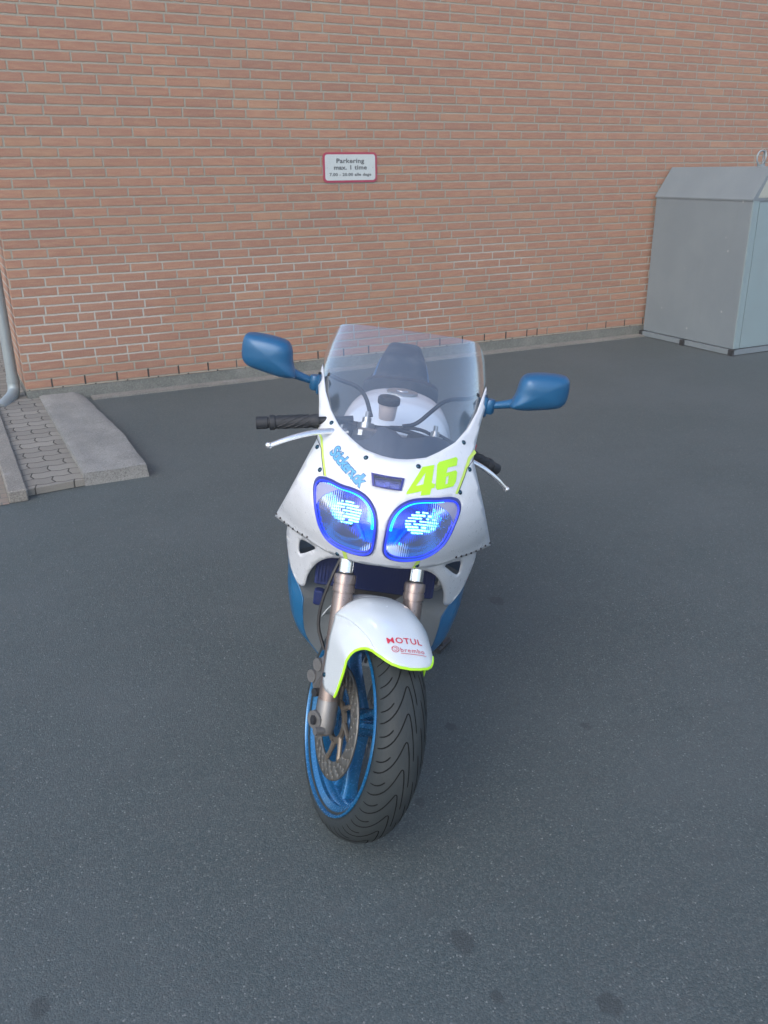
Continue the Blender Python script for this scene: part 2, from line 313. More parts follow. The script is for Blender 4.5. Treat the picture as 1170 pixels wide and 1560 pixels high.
# ------------------------------------------------------------------ mesh helpers
def mesh(name, V, Fc, mats, parent=None, smooth=True, ang=35, mi=None):
    me = bpy.data.meshes.new(name); me.from_pydata([tuple(v) for v in V], [], [tuple(f) for f in Fc])
    if not isinstance(mats, (list, tuple)): mats = [mats]
    for m in mats: me.materials.append(m)
    if mi:
        for p, i in zip(me.polygons, mi): p.material_index = i
    me.validate(); me.update()
    if smooth:
        me.shade_smooth(); me.set_sharp_from_angle(angle=radians(ang))
    o = bpy.data.objects.new(name, me); COL.objects.link(o)
    if parent is not None: o.parent = parent
    return o
class MB:
    def __init__(s): s.V = []; s.F = []; s.mi = []
    def add(s, V, F, m=0):
        b = len(s.V); s.V += [Vector(v) for v in V]; s.F += [tuple(i + b for i in f) for f in F]; s.mi += [m] * len(F); return s
    def box(s, c, d, R=None, m=0, bev=0):
        V = []; x, y, z = (k / 2 for k in d)
        if bev:
            pts = []
            for sz in (-1, 1):
                for lay in (0, 1):
                    zz = sz * (z - (bev if lay == 0 else 0)) if sz > 0 else sz * (z - (0 if lay == 0 else bev))
                    k = bev if ((sz < 0 and lay == 0) or (sz > 0 and lay == 1)) else 0
                    a, b = x - k, y - k
                    q = [(-a + bev * .0, -b), (a, -b), (a, b), (-a, b)]
                    pts.append([(u, w, zz) for u, w in ((-a, -b + bev - k * 0), (-a + bev, -b), (a - bev, -b), (a, -b + bev), (a, b - bev), (a - bev, b), (-a + bev, b), (-a, b - bev))])
            V = [p for r in pts for p in r]; F = []
            for r in range(3):
                for i in range(8): F.append((r * 8 + i, r * 8 + (i + 1) % 8, r * 8 + 8 + (i + 1) % 8, r * 8 + 8 + i))
            F.append(tuple(range(7, -1, -1))); F.append(tuple(range(24, 32)))
        else:
            V = [(sx * x, sy * y, sz * z) for sx in (-1, 1) for sy in (-1, 1) for sz in (-1, 1)]
            F = [(0, 1, 3, 2), (4, 6, 7, 5), (0, 4, 5, 1), (2, 3, 7, 6), (0, 2, 6, 4), (1, 5, 7, 3)]
        V = [Vector(v) for v in V]
        if R is not None: V = [R @ v for v in V]
        return s.add([v + Vector(c) for v in V], F, m)
    def tube(s, P, r, n=12, m=0, cap=True, sq=1.0):
        P = [Vector(p) for p in P]; r = r if hasattr(r, '__len__') else [r] * len(P)
        V = []; F = []; ref = None
        for i, p in enumerate(P):
            t = (P[min(i + 1, len(P) - 1)] - P[max(i - 1, 0)]).normalized()
            if ref is None:
                ref = Vector((0, 0, 1)) if abs(t.z) < .9 else Vector((1, 0, 0))
            a = (ref - t * ref.dot(t)).normalized(); b = t.cross(a); ref = a
            for k in range(n):
                an = 2 * pi * k / n; V.append(p + a * cos(an) * r[i] * sq + b * sin(an) * r[i])
        for i in range(len(P) - 1):
            for k in range(n):
                F.append((i * n + k, i * n + (k + 1) % n, (i + 1) * n + (k + 1) % n, (i + 1) * n + k))
        if cap: F.append(tuple(range(n - 1, -1, -1))); F.append(tuple((len(P) - 1) * n + k for k in range(n)))
        return s.add(V, F, m)
    def lathe(s, prof, c, ax, n=24, m=0, close=False, a0=0, a1=2 * pi):
        """prof = [(radius, height along ax)]"""
        ax = Vector(ax).normalized(); ref = Vector((0, 0, 1)) if abs(ax.z) < .9 else Vector((1, 0, 0))
        a = (ref - ax * ref.dot(ax)).normalized(); b = ax.cross(a); c = Vector(c); V = []; F = []
        for r, h in prof:
            for k in range(n):
                an = 2 * pi * k / n; V.append(c + ax * h + (a * cos(an) + b * sin(an)) * r)
        L = len(prof)
        for i in range(L - 1 + (1 if close else 0)):
            j = (i + 1) % L
            for k in range(n): F.append((i * n + k, i * n + (k + 1) % n, j * n + (k + 1) % n, j * n + k))
        return s.add(V, F, m)
    def grid(s, fn, us, vs, m=0, flip=False):
        V = [fn(u, v) for u in us for v in vs]; n = len(vs); F = []
        for i in range(len(us) - 1):
            for j in range(n - 1):
                q = (i * n + j, (i + 1) * n + j, (i + 1) * n + j + 1, i * n + j + 1)
                F.append(q[::-1] if flip else q)
        return s.add(V, F, m)
    def xf(s, fn): s.V = [Vector(fn(v)) for v in s.V]; return s
    def build(s, name, mats, parent=None, smooth=True, ang=35, solid=0, off=-1):
        o = mesh(name, s.V, s.F, mats, parent, smooth, ang, s.mi if isinstance(mats, (list, tuple)) else None)
        if solid:
            k = o.modifiers.new('thickness', 'SOLIDIFY'); k.thickness = solid; k.offset = off; k.use_even_offset = False
        return o
def lin(a, b, n): return [a + (b - a) * i / (n - 1) for i in range(n)]
def interp(x, X, Y):
    if x <= X[0]: return Y[0]
    for i in range(len(X) - 1):
        if x <= X[i + 1]:
            t = (x - X[i]) / (X[i + 1] - X[i]); return Y[i] + (Y[i + 1] - Y[i]) * t
    return Y[-1]
def smooth_closed(P, it=2):
    for _ in range(it):
        Q = []
        for i in range(len(P)):
            a, b = P[i], P[(i + 1) % len(P)]
            Q.append((a[0] * .75 + b[0] * .25, a[1] * .75 + b[1] * .25)); Q.append((a[0] * .25 + b[0] * .75, a[1] * .25 + b[1] * .75))
        P = Q
    return P
def smooth_open(P, it=2):
    for _ in range(it):
        Q = [P[0]]
        for i in range(len(P) - 1):
            a, b = P[i], P[i + 1]; Q.append(tuple(x * .75 + y * .25 for x, y in zip(a, b))); Q.append(tuple(x * .25 + y * .75 for x, y in zip(a, b)))
        Q.append(P[-1]); P = Q
    return P
def resample(P, d, closed=True):
    Q = []; n = len(P)
    for i in range(n if closed else n - 1):
        a, b = P[i], P[(i + 1) % n]; L = sqrt(sum((x - y) ** 2 for x, y in zip(a, b))); k = max(1, round(L / d))
        for j in range(k): Q.append(tuple(x + (y - x) * j / k for x, y in zip(a, b)))
    if not closed: Q.append(P[-1])
    return Q
def inside(p, P):
    x, y = p; r = False
    for i in range(len(P)):
        x1, y1 = P[i]; x2, y2 = P[i - 1]
        if (y1 > y) != (y2 > y) and x < (x2 - x1) * (y - y1) / (y2 - y1) + x1: r = not r
    return r
def dist_poly(p, P):
    m = 9
    for i in range(len(P)):
        ax_, ay = P[i - 1]; bx, by = P[i]; dx, dy = bx - ax_, by - ay; L = dx * dx + dy * dy
        t = 0 if L == 0 else max(0, min(1, ((p[0] - ax_) * dx + (p[1] - ay) * dy) / L))
        m = min(m, (p[0] - ax_ - t * dx) ** 2 + (p[1] - ay - t * dy) ** 2)
    return sqrt(m)
def sheet(outline, holes, fn, d=.012):
    """triangulated curved sheet: outline and holes are 2-D, fn(u, v) -> 3-D"""
    polys = [outline] + list(holes); pts = []; edges = []
    for P in polys:
        P2 = resample(P, d); b = len(pts); pts += [Vector(p) for p in P2]
        edges += [(b + i, b + (i + 1) % len(P2)) for i in range(len(P2))]
    x0 = min(p[0] for p in outline); x1 = max(p[0] for p in outline); y0 = min(p[1] for p in outline); y1 = max(p[1] for p in outline)
    y = y0; r = 0
    while y < y1:
        x = x0 + (d / 2 if r % 2 else 0)
        while x < x1:
            if inside((x, y), outline) and not any(inside((x, y), h) for h in holes) and min(dist_poly((x, y), P) for P in polys) > d * .5: pts.append(Vector((x, y)))
            x += d
        y += d * .87; r += 1
    v, e, f, *_ = geometry.delaunay_2d_cdt(pts, edges, [], 0, 1e-6)
    F = []
    for t in f:
        c = (sum(v[i][0] for i in t) / 3, sum(v[i][1] for i in t) / 3)
        if inside(c, outline) and not any(inside(c, h) for h in holes): F.append(tuple(t))
    return [Vector(fn(p[0], p[1])) for p in v], F
def text_mesh(body, size, bold=0, shear=0, spacing=1.0):
    c = bpy.data.curves.new('t', 'FONT'); c.body = body; c.size = size; c.offset = bold; c.shear = shear
    c.space_character = spacing; c.resolution_u = 3; c.align_x = 'LEFT'
    o = bpy.data.objects.new('t', c); COL.objects.link(o); dg = bpy.context.evaluated_depsgraph_get()
    me = bpy.data.meshes.new_from_object(o.evaluated_get(dg)); bpy.data.objects.remove(o)
    V = [(v.co.x, v.co.y) for v in me.vertices]; F = [tuple(p.vertices) for p in me.polygons]
    bpy.data.meshes.remove(me); bpy.data.curves.remove(c)
    w0 = min(v[0] for v in V); w1 = max(v[0] for v in V)
    return [(a - w0, b) for a, b in V], F, w1 - w0
def empty(name, loc=(0, 0, 0), rot=(0, 0, 0)):
    o = bpy.data.objects.new(name, None); COL.objects.link(o); o.location = loc; o.rotation_euler = rot; o.empty_display_size = .1; return o
def tag(o, label=None, cat=None, group=None, kind=None):
    if label: o['label'] = label
    if cat: o['category'] = cat
    if group: o['group'] = group
    if kind: o['kind'] = kind
    return o

# ================================================================== SETTING
g = MB(); g.add([(-60, -60, 0), (60, -60, 0), (60, 60, 0), (-60, 60, 0)], [(0, 1, 2, 3)])
tag(g.build('ground', M['asphalt'], smooth=False), kind='structure')
WX, WY, WH = .465, 6.874, 7.2
# raised paver strip and kerb beside the ramp
b = MB(); b.add([(.245, 4.77, .004), (.545, 4.80, .004), (.545, WY + .05, .004), (.245, WY + .05, .004), (.245, 4.77, .040), (.545, 4.80, .040), (.545, WY + .05, .040), (.245, WY + .05, .040)],
      [(4, 5, 6, 7), (0, 1, 5, 4), (0, 4, 7, 3), (1, 2, 6, 5)])
b.add([(.245, WY + .05, .038), (WX, WY + .05, .038), (WX, 12, .038), (.245, 12, .038)], [(0, 1, 2, 3)])
tag(b.build('pavement', M['paver'], smooth=False), kind='structure')
b = MB(); ky = [4.70, 5.70, 6.70, 7.70, 8.70]
for i in range(4): b.box((.195, (ky[i] + ky[i + 1]) / 2, .032), (.096, .994, .068), bev=.006)
tag(b.build('kerb', M['kerb'], smooth=False), kind='structure')
b = MB(); b.add([(-8, 4.69, .004), (.146, 4.69, .004), (.146, 16, .004), (-8, 16, .004)], [(0, 1, 2, 3)])
tag(b.build('path', M['clinker'], smooth=False), kind='structure')

# concrete ramp
b = MB()
rw = lin(0, 1, 14); rl = lin(0, 1, 30); rnd = random.Random(3)
def rampp(u, v):
    y = 4.80 + (WY - .004 - 4.80) * v
    x0 = .550; x1 = interp(v, [0, .3, 1], [.888, .900, .862]) + .002 * sin(v * 41) + .0015 * sin(v * 23)
    x = x0 + (x1 - x0) * u
    z = .080 - .022 * v + (.002 * sin(u * 9 + v * 13)) - (.006 if u in (0, 1) or v == 0 else 0) - (.030 * max(0, u - .75) / .25 * max(0, v - .45) / .55)
    return (x + (0 if u not in (0,) else -.004), y - (.004 if v == 0 else 0), z)
b.grid(rampp, rw, rl)
top = list(b.V)
ring = [rampp(u, 0) for u in rw] + [rampp(1, v) for v in rl[1:]] + [rampp(u, 1) for u in rw[::-1][1:]] + [rampp(0, v) for v in rl[::-1][1:-1]]
n = len(ring); b.add(ring + [(x + (.012 if x > .8 else 0), y, -.01) for x, y, z in ring], [(i, n + i, n + (i + 1) % n, (i + 1) % n) for i in range(n)])
o = b.build('concrete_ramp', M['ramp'], smooth=True, ang=30)
tag(o, 'low rough concrete ramp slab lying on the asphalt against the foot of the brick wall', 'ramp')

# brick building -----------------------------------------------------
bl = empty('brick_building', (WX, WY, 0)); tag(bl, 'large windowless red brick building with pale mortar joints and grey concrete base', 'building')
b = MB(); b.add([(0, 0, .1), (22, 0, .1), (22, 0, WH), (0, 0, WH)], [(0, 1, 2, 3)])
b.add([(22, 0, .1), (22, 12, .1), (22, 12, WH), (22, 0, WH)], [(0, 1, 2, 3)])
b.build('brick_wall', M['brick'], bl, smooth=False)
b = MB(); b.add([(0, 0, .1), (12, 0, .1), (12, 0, WH), (0, 0, WH)], [(3, 2, 1, 0)])
o = b.build('brick_wall', M['brick'], bl, smooth=False); o.rotation_euler = (0, 0, pi / 2)
b = MB(); b.add([(0, 0, WH), (22, 0, WH), (22, 12, WH), (0, 12, WH)], [(0, 1, 2, 3)])
b.box((11, -.03, WH + .06), (22.2, .12, .12)); b.build('roof', M['engine'], bl, smooth=False)
b = MB(); b.box((11 + .004, 6.0 + .004, .046), (22, 12, .128)); b.xf(lambda v: v)
b.build('plinth', M['plinth'], bl, smooth=False)
b = MB(); b.box((11.22, -.05, .000), (21.54, .10, .030)); b.build('footing', M['kerb'], bl, smooth=False)

# drain pipe
dp = empty('drain_pipe', (.392, 7.02, 0)); tag(dp, 'grey zinc rainwater pipe running down the brick corner to an elbow at the pavers', 'pipe')
b = MB(); b.tube([(0, 0, .12), (0, 0, 3.5), (0, 0, WH - .1)], .040, 24); b.build('pipe', M['galv'], dp)
b = MB(); P = smooth_open([(0, 0, .20), (0, 0, .10), (-.02, -.05, .055), (-.10, -.22, .035), (-.13, -.28, .02)], 3)
b.tube(P, .044, 24); b.tube([(0, 0, .150), (0, 0, .162)], .047, 24); b.build('elbow', M['galv'], dp)
b = MB(); b.tube([(0, 0, 1.9), (0, 0, 1.93)], .044, 24); b.box((.045, 0, 1.915), (.06, .02, .02)); b.build('bracket', M['galv'], dp)

# sign -----------------------------------------------------------------
sg = empty('parking_sign', (3.148, WY, 1.515)); tag(sg, 'small white Danish parking sign with red rounded border screwed to the brick wall', 'sign')
def rrect(w, h, r, n=8):
    P = []
    for cx, cy, a in ((w / 2 - r, h / 2 - r, 0), (-w / 2 + r, h / 2 - r, 90), (-w / 2 + r, -h / 2 + r, 180), (w / 2 - r, -h / 2 + r, 270)):
        for k in range(n + 1): t = radians(a + 90 * k / n); P.append((cx + r * cos(t), cy + r * sin(t)))
    return P
def plate(mb, P, y0, y1, cz=.1135, cx=0, m=0):
    n = len(P); mb.add([(x + cx, y0, z + cz) for x, z in P] + [(x + cx, y1, z + cz) for x, z in P], [tuple(range(n))[::-1], tuple(range(n, 2 * n))] + [(i, (i + 1) % n, n + (i + 1) % n, n + i) for i in range(n)], m)
b = MB(); plate(b, rrect(.478, .227, .035), -.003, -.0075); b.build('border', M['sign_red'], sg, ang=50)
b = MB(); plate(b, rrect(.444, .194, .022), -.0045, -.0085); b.build('plate', M['sign_white'], sg, ang=50)
for body, w, hh, z in (('Parkering', .246, .0345, .147), ('max. 1 time', .292, .0335, .098), ('7.00 - 20.00 alle dage', .372, .0225, .050)):
    V, Fc, ww = text_mesh(body, .1, .0028, 0, 1.06); k = w / ww; kh = hh / .073
    b = MB(); b.add([(v[0] * k - w / 2, -.0095, z + v[1] * kh) for v in V], Fc); b.build('lettering', M['print_grey'], sg, smooth=False)
for sx in (-1, 1):
    b = MB(); b.lathe([(.0, .003), (.004, .0025), (.005, 0)], (sx * .2, -.0085, .1135), (0, -1, 0), 10); b.build('screw', M['alu'], sg)

# waste container ------------------------------------------------------
wc = empty('waste_container', (6.385, 5.66, 0)); tag(wc, 'grey steel waste container with sloping roof and lifting ring standing against the brick wall', 'container')
BW, BD, EH, RH, IN = 1.62, 1.17, 1.345, 1.605, .17
b = MB(); b.box((BW / 2, BD / 2, (.055 + EH) / 2), (BW, BD, EH - .055), bev=.006); b.build('body', M['bin'], wc, smooth=False)
b = MB(); e = .008
V = [(-e, -e, EH), (BW + e, -e, EH), (BW + e, BD + e, EH), (-e, BD + e, EH), (IN, -e, RH), (BW - IN, -e, RH), (BW - IN, BD + e, RH), (IN, BD + e, RH), (-e, -e, EH - .012), (BW + e, -e, EH - .012), (BW + e, BD + e, EH - .012), (-e, BD + e, EH - .012)]
b.add(V, [(0, 1, 5, 4), (1, 2, 6, 5), (2, 3, 7, 6), (3, 0, 4, 7), (4, 5, 6, 7), (8, 9, 1, 0), (9, 10, 2, 1), (10, 11, 3, 2), (11, 8, 0, 3)]); b.build('roof', M['bin'], wc, smooth=False)
for cx in (.035, BW - .035):
    b = MB(); b.box((cx, -.006, (.06 + EH - .014) / 2), (.07, .010, EH - .075)); b.build('corner_post', M['bin_lit'], wc, smooth=False)
b = MB(); b.box((BW / 2, -.005, .69), (BW - .158, .007, EH - .09)); b.build('door', M['bin_lit'], wc, smooth=False)
b = MB(); b.add([(.05, -.0105, EH + .012), (BW - .05, -.0105, EH + .012), (BW - IN - .012, -.0105, RH - .012), (IN + .012, -.0105, RH - .012)], [(0, 1, 2, 3)])
b.build('hatch', M['bin_cream'], wc, smooth=False, solid=.003)
b = MB()
b.box((BW / 2, -.012, .030), (BW, .03, .045)); b.box((-.012 + .0, BD / 2, .030), (.03, BD - .05, .045)); b.box((BW / 2, BD, .03), (BW, .03, .045)); b.box((BW + .01, BD / 2, .03), (.03, BD - .05, .045))
b.build('base_frame', M['bin'], wc, smooth=False)
for cx, cy in ((.0, .0), (BW, 0), (0, BD), (BW, BD), (-.02, BD * .5)):
    b = MB(); b.box((cx, cy, .027), (.05, .05, .054)); b.build('foot', M['black'], wc, smooth=False)
for ty in (.35, 1):
    for tx in (0, 1): pass
b = MB()
P = [(.56 + .055 * cos(t), .47, RH + .075 + .062 * sin(t)) for t in lin(0, 2 * pi, 25)]; b.tube(P, .008, 8, cap=False)
P = [(.60 + .035 * cos(t), .47 + .045 * cos(t), RH + .078 + .06 * sin(t)) for t in lin(0, 2 * pi, 25)]; b.tube(P, .006, 8, cap=False)
b.box((.57, .47, RH + .01), (.06, .04, .02)); b.build('lifting_ring', M['galv'], wc)
for k in (.3, .78):
    b = MB(); b.lathe([(0, .004), (.006, .003), (.008, 0)], (IN * .62, BD * (1 - k), EH + (RH - EH) * .60), (-(RH - EH), 0, IN), 10); b.build('rivet', M['rivet'], wc)

# ================================================================== MOTORCYCLE
PSI, PHI = radians(28.966), radians(7.908)
BF = Vector((-sin(PSI), -cos(PSI), 0)); L0 = Vector((cos(PSI), -sin(PSI), 0)); U0 = Vector((0, 0, 1))
BU = U0 * cos(PHI) + L0 * sin(PHI); BL = L0 * cos(PHI) - U0 * sin(PHI)
bk = empty('motorcycle'); ORG = Vector((.7612, 1.7743, .0056))
bk.matrix_world = Matrix(((BF.x, BL.x, BU.x, ORG.x), (BF.y, BL.y, BU.y, ORG.y), (BF.z, BL.z, BU.z, ORG.z), (0, 0, 0, 1)))
tag(bk, 'white and blue sports motorcycle with glowing blue twin headlights parked on its side stand', 'motorcycle')
RK = radians(25); AX = Vector((-sin(RK), 0, cos(RK))); P0 = Vector((-.032, 0, .275)); SH = Vector((.04, -.006, 0)); DL = .4016
RS = Matrix.Rotation(DL, 3, AX)
def steer(v): return RS @ (Vector(v) - P0) + P0 + SH
AZ = .297                                            # axle height
ZC = [.60, .70, .74, .78, .82, .86, .90, .95, 1.0, 1.1, 1.25]; XC = [-.10, -.05, -.02, 0, .008, -.002, -.03, -.075, -.135, -.265, -.46]
def xc(z):                                           # smoothed nose profile
    return sum(interp(z + k * .006, ZC, XC) for k in (-2, -1, 0, 1, 2)) / 5
def nose(y, z, o=0):
    x = xc(z) - 3.2 * y * y
    if o:
        d = .004; dz = (xc(z + d) - xc(z - d)) / (2 * d); nrm = Vector((1, 6.4 * y, -dz)).normalized(); return Vector((x, y, z)) + nrm * o
    return Vector((x, y, z))
def nose_n(y, z):
    d = .004; dz = (xc(z + d) - xc(z - d)) / (2 * d); return Vector((1, 6.4 * y, -dz)).normalized()

HL_R = [(-.176, .890), (-.152, .896), (-.121, .894), (-.092, .897), (-.063, .893), (-.042, .880), (-.027, .860), (-.021, .829), (-.021, .789), (-.022, .759), (-.033, .740), (-.055, .732), (-.090, .730), (-.120, .731), (-.145, .741), (-.166, .770), (-.178, .806), (-.188, .845), (-.191, .867), (-.187, .881)]
HL_L = [(.156, .890), (.172, .882), (.180, .866), (.178, .848), (.171, .826), (.164, .798), (.152, .770), (.132, .749), (.106, .735), (.075, .731), (.039, .733), (.016, .742), (.004, .757), (.001, .776), (.002, .810), (.003, .841), (.011, .865), (.027, .883), (.052, .895), (.085, .897), (.116, .894), (.138, .893)]
SCR = [(0, .971), (.03, .972), (.077, .9765), (.11, .987), (.15, 1.002), (.18, 1.024), (.205, 1.055), (.225, 1.098)]
half = [(.227, 1.103), (.231, 1.067), (.216, 1.027), (.207, .992), (.202, .960), (.218, .921), (.2345, .879), (.253, .830), (.278, .759)]
wing = [(.314, .655), (.262, .677), (.197, .689), (.128, .692), (.067, .698), (0, .705)]
def mir(P): return [(-a, b) for a, b in P]
R_ = SCR[1:] + half + wing
outl = [SCR[0]] + R_ + mir(R_[:-1])[::-1]
POS = [(-.050, .936), (.028, .935), (.024, .912), (-.043, .913)]
fair = MB(); V, Fc = sheet(outl, [smooth_closed(HL_R, 1), smooth_closed(HL_L, 1), POS], lambda y, z: nose(y, z), .0095)
fair.add(V, Fc); up_f = fair.build('upper_fairing', M['white'], bk, ang=40, solid=.004, off=-1)
# outward winding check
if sum((Vector(p.normal).x) for p in up_f.data.polygons) < 0: up_f.data.flip_normals()
# panel seams + fluorescent stripes
def ribbon(P, w, off, fn=nose, nf=nose_n, thick=None):
    P = resample(P, .008, False); V = []; F = []
    for i, p in enumerate(P):
        a = Vector(P[max(i - 1, 0)]); c = Vector(P[min(i + 1, len(P) - 1)]); t = (c - a).normalized(); nn = Vector((-t.y, t.x)); ww = w(i / (len(P) - 1)) if callable(w) else w
        for sgn in (-.5, .5): q = Vector(p) + nn * ww * sgn; V.append(fn(q.x, q.y, off))
    F = [(2 * i, 2 * i + 1, 2 * i + 3, 2 * i + 2) for i in range(len(P) - 1)]
    return V, F
for sgn in (-1, 1):
    b = MB(); st = [(sgn * a, z) for a, z in ((.205, .975), (.190, .963), (.178, .930), (.164, .897))]
    V, Fc = ribbon(st, (lambda t: .010 - .003 * t) if sgn > 0 else .006, .0012); b.add(V, Fc); b.build('stripe', M['stripe'], bk)
    b = MB(); V, Fc = ribbon([(sgn * .094, .730), (sgn * .086, .699)], .010, .0012); b.add(V, Fc); b.build('stripe', M['stripe'], bk)
    b = MB(); V, Fc = ribbon([(sgn * .206, .962), (sgn * .186, .945), (sgn * .1815, .930), (sgn * .1675, .897)], .0018, .0016); b.add(V, Fc)
    b.build('panel_seam', M['rivet'], bk)
# bolts & rivets
def bolt(y, z, r=.0062, name='bolt', mat='bolt'):
    b = MB(); p = nose(y, z, .000); b.lathe([(0, .0040), (.35 * r, .0042), (.8 * r, .0030), (r, .0012), (r * 1.05, -.001)], p, nose_n(y, z), 14)
    b.lathe([(0, .0044), (.3 * r, .0044), (.3 * r, .0038)], p, nose_n(y, z), 6); b.build(name, M[mat], bk)
for y, z in ((-.171, 1.001), (-.070, .962), (.060, .960), (.171, .998), (-.198, .943), (-.181, .903), (.194, .941), (.174, .898), (-.110, .704), (.093, .708)): bolt(y, z)
for sgn in (-1, 1):
    for k in range(8):
        t = k / 7; y = .305 - .108 * t; z = .670 + .0255 * t - .004 * sin(pi * t) + .006 * 0; bolt(sgn * y, z + .0055, .0030, 'rivet', 'rivet')
# headlights ---------------------------------------------------------
def headlight(P, sgn):
    out = resample(smooth_closed(P, 2), .006); n = len(out); cy = sum(p[0] for p in out) / n; cz = sum(p[1] for p in out) / n
    cen = Vector((nose(cy, cz).x - .085, cy, cz))
    def ring(k, off): return [Vector((nose(cy + (p[0] - cy) * k, cz + (p[1] - cz) * k).x + off, cy + (p[0] - cy) * k, cz + (p[1] - cz) * k)) for p in out]
    def rings(L, mb, m=0):
        V = [v for r in L for v in r]; F = []
        for i in range(len(L) - 1):
            for j in range(n): F.append((i * n + j, i * n + (j + 1) % n, (i + 1) * n + (j + 1) % n, (i + 1) * n + j))
        mb.add(V, F, m)
    b = MB(); rings([ring(1.03, .0005), ring(1.025, .0045), ring(.985, .006), ring(.93, .004), ring(.915, -.006)], b); hd = b.build('headlight', M['gasket'], bk, ang=60)
    b = MB(); L = []
    for t in lin(0, 1, 12):
        k = .93 * (1 - t) + .10 * t; base = ring(k, 0); d = -.010 - .085 * (1 - (k / .93) ** 2)
        L.append([Vector((v.x + d, v.y, v.z)) for v in base])
    rings(L, b); b.add(L[-1], [tuple(range(n))]); b.build('reflector', M['reflector'], hd, ang=60)
    b = MB(); rings([ring(k, .0035 - .004 * k * k) for k in (.93, .75, .5, .25, .02)], b); b.build('lens', M['lens'], hd, ang=60)
    # glowing blue tube just inside the rim, brightest over the upper inner arc
    seg = ring(.885, -.010)
    b = MB(); sg2 = ring(.955, .006); b.tube(sg2 + [sg2[0]], .0024, 8, cap=False); b.build('edge_glow_ring', M['edge_glow'], hd)  # emission imitates the lamp-lit lens edge and its blue spill on the fairing
    cp = [(.176, .880), (.152, .885), (.126, .884), (.142, .874), (.160, .860), (.172, .842), (.178, .826), (.183, .848), (.184, .866)]
    V, Fc = sheet([(sgn * a + (.0 if sgn < 0 else -.010), z) for a, z in cp], [], lambda y, z: nose(y, z) + Vector((.0025, 0, 0)), .006); b = MB(); b.add(V, Fc); b.build('corner_lens', M['corner'], hd, ang=60)
    hot = [v for v, p in zip(seg, out) if (p[1] > cz + .045 and (p[0] - cy) * sgn < .055) or ((p[0] - cy) * sgn < -.06 and p[1] > cz + .0)]
    hot.sort(key=lambda v: -atan2(v.z - cz, -(v.y - cy) * sgn))
    b = MB(); b.tube([v + Vector((.002, 0, 0)) for v in hot], .0038, 8); b.build('light_arc', M['led'], hd)
    low = [v for v, p in zip(seg, out) if p[1] < cz - .060]; low.sort(key=lambda v: v.y)
    b = MB(); b.tube([v + Vector((.002, 0, .004)) for v in low], .0028, 8); b.build('light_arc', M['led'], hd)
    # stacked led bars seen through the fluted glass
    b = MB(); r_ = random.Random(5 + sgn)
    for i in range(8):
        z = cz + .040 - i * .0080; wd = (.014, .024, .031, .036, .036, .034, .028, .018)[i]; y0 = cy - sgn * .006; y = -wd
        while y < wd:
            l = r_.uniform(.003, .010)
            if r_.random() > .10: b.box((nose(cy, cz).x - .030 + .1 * abs(y), y0 + y + l / 2, z + .05 * y * sgn), (.003, l, (.0042 if i in (1, 5, 6) else .0028) * r_.uniform(.8, 1.1)))
            y += l + .0008
    b.build('bulb', M['led_hot'], hd, smooth=False)
    b = MB(); r_ = random.Random(11 + sgn)
    for i in range(34):
        y = cy + sgn * r_.uniform(.020, .062); z = cz + r_.uniform(-.01, .045); p = (y, z)
        if inside(p, [(cy + (q[0] - cy) * .8, cz + (q[1] - cz) * .8) for q in out]): b.box((nose(*p).x - .022, y, z), (.003, r_.uniform(.002, .004), .0024))
    b.build('light_facets', M['led'], hd, smooth=False); b = MB()
    for i in range(18):
        t = i / 17; y = cy + (t - .5) * .10; z = cz - .062 + .02 * (abs(t - .5) * 2) ** 2
        if inside((y, z), [(cy + (q[0] - cy) * .85, cz + (q[1] - cz) * .85) for q in out]): b.box((nose(y, z).x - .02, y, z), (.003, .0035, .006))
    b.build('light_facets', M['led'], hd, smooth=False)
    return hd
headlight(HL_R, -1); headlight(HL_L, 1)
# position lamp
b = MB(); pr = resample(POS, .01); n = len(pr); pcy, pcz = -.010, .924
def pring(k, o): return [nose(pcy + (p[0] - pcy) * k, pcz + (p[1] - pcz) * k, o) for p in pr]
V = pring(1.05, .0006) + pring(1.04, .004) + pring(.90, .004) + pring(.88, -.004); b.add(V, [(i * n + j, i * n + (j + 1) % n, (i + 1) * n + (j + 1) % n, (i + 1) * n + j) for i in range(3) for j in range(n)])
pl = b.build('position_lamp', M['gasket'], bk)
b = MB(); V = pring(.9, -.018); b.add(V, [tuple(range(n))]); b.lathe([(0, .008), (.007, .008), (.008, 0)], nose(pcy, pcz, -.018), nose_n(pcy, pcz), 14); b.build('reflector', M['reflector'], pl)
b = MB(); V = pring(.9, .002); b.add(V, [tuple(range(n))]); b.build('lens', M['poslens'], pl)
# decals ------------------------------------------------------------
def on_nose(V, o, e1, e2, off): return [nose(o[0] + v[0] * e1[0] + v[1] * e2[0], o[1] + v[0] * e1[1] + v[1] * e2[1], off) for v in V]
FOUR = [(.070, .959), (.099, .962), (.097, .927), (.106, .924), (.105, .917), (.098, .916), (.096, .904), (.073, .903), (.074, .912), (.038, .905), (.039, .910)]
FOURH = [(.079, .948), (.0765, .925), (.059, .922)]
SIX = [(.106, .962), (.111, .967), (.153, .972), (.158, .968), (.157, .955), (.134, .954), (.1315, .944), (.156, .946), (.160, .941), (.159, .922), (.153, .914), (.113, .912), (.108, .917)]
SIXH1 = [(.131, .963), (.137, .963), (.136, .958), (.130, .958)]; SIXH2 = [(.132, .936), (.1385, .938), (.138, .922), (.132, .921)]
b = MB()
V, Fc = sheet(FOUR, [FOURH], lambda y, z: nose(y, z, .0012), .008); b.add(V, Fc)
V, Fc = sheet(SIX, [SIXH2], lambda y, z: nose(y, z, .0012), .008); b.add(V, Fc)
tag(b.build('race_number', M['yellow'], bk), 'fluorescent yellow number 46')
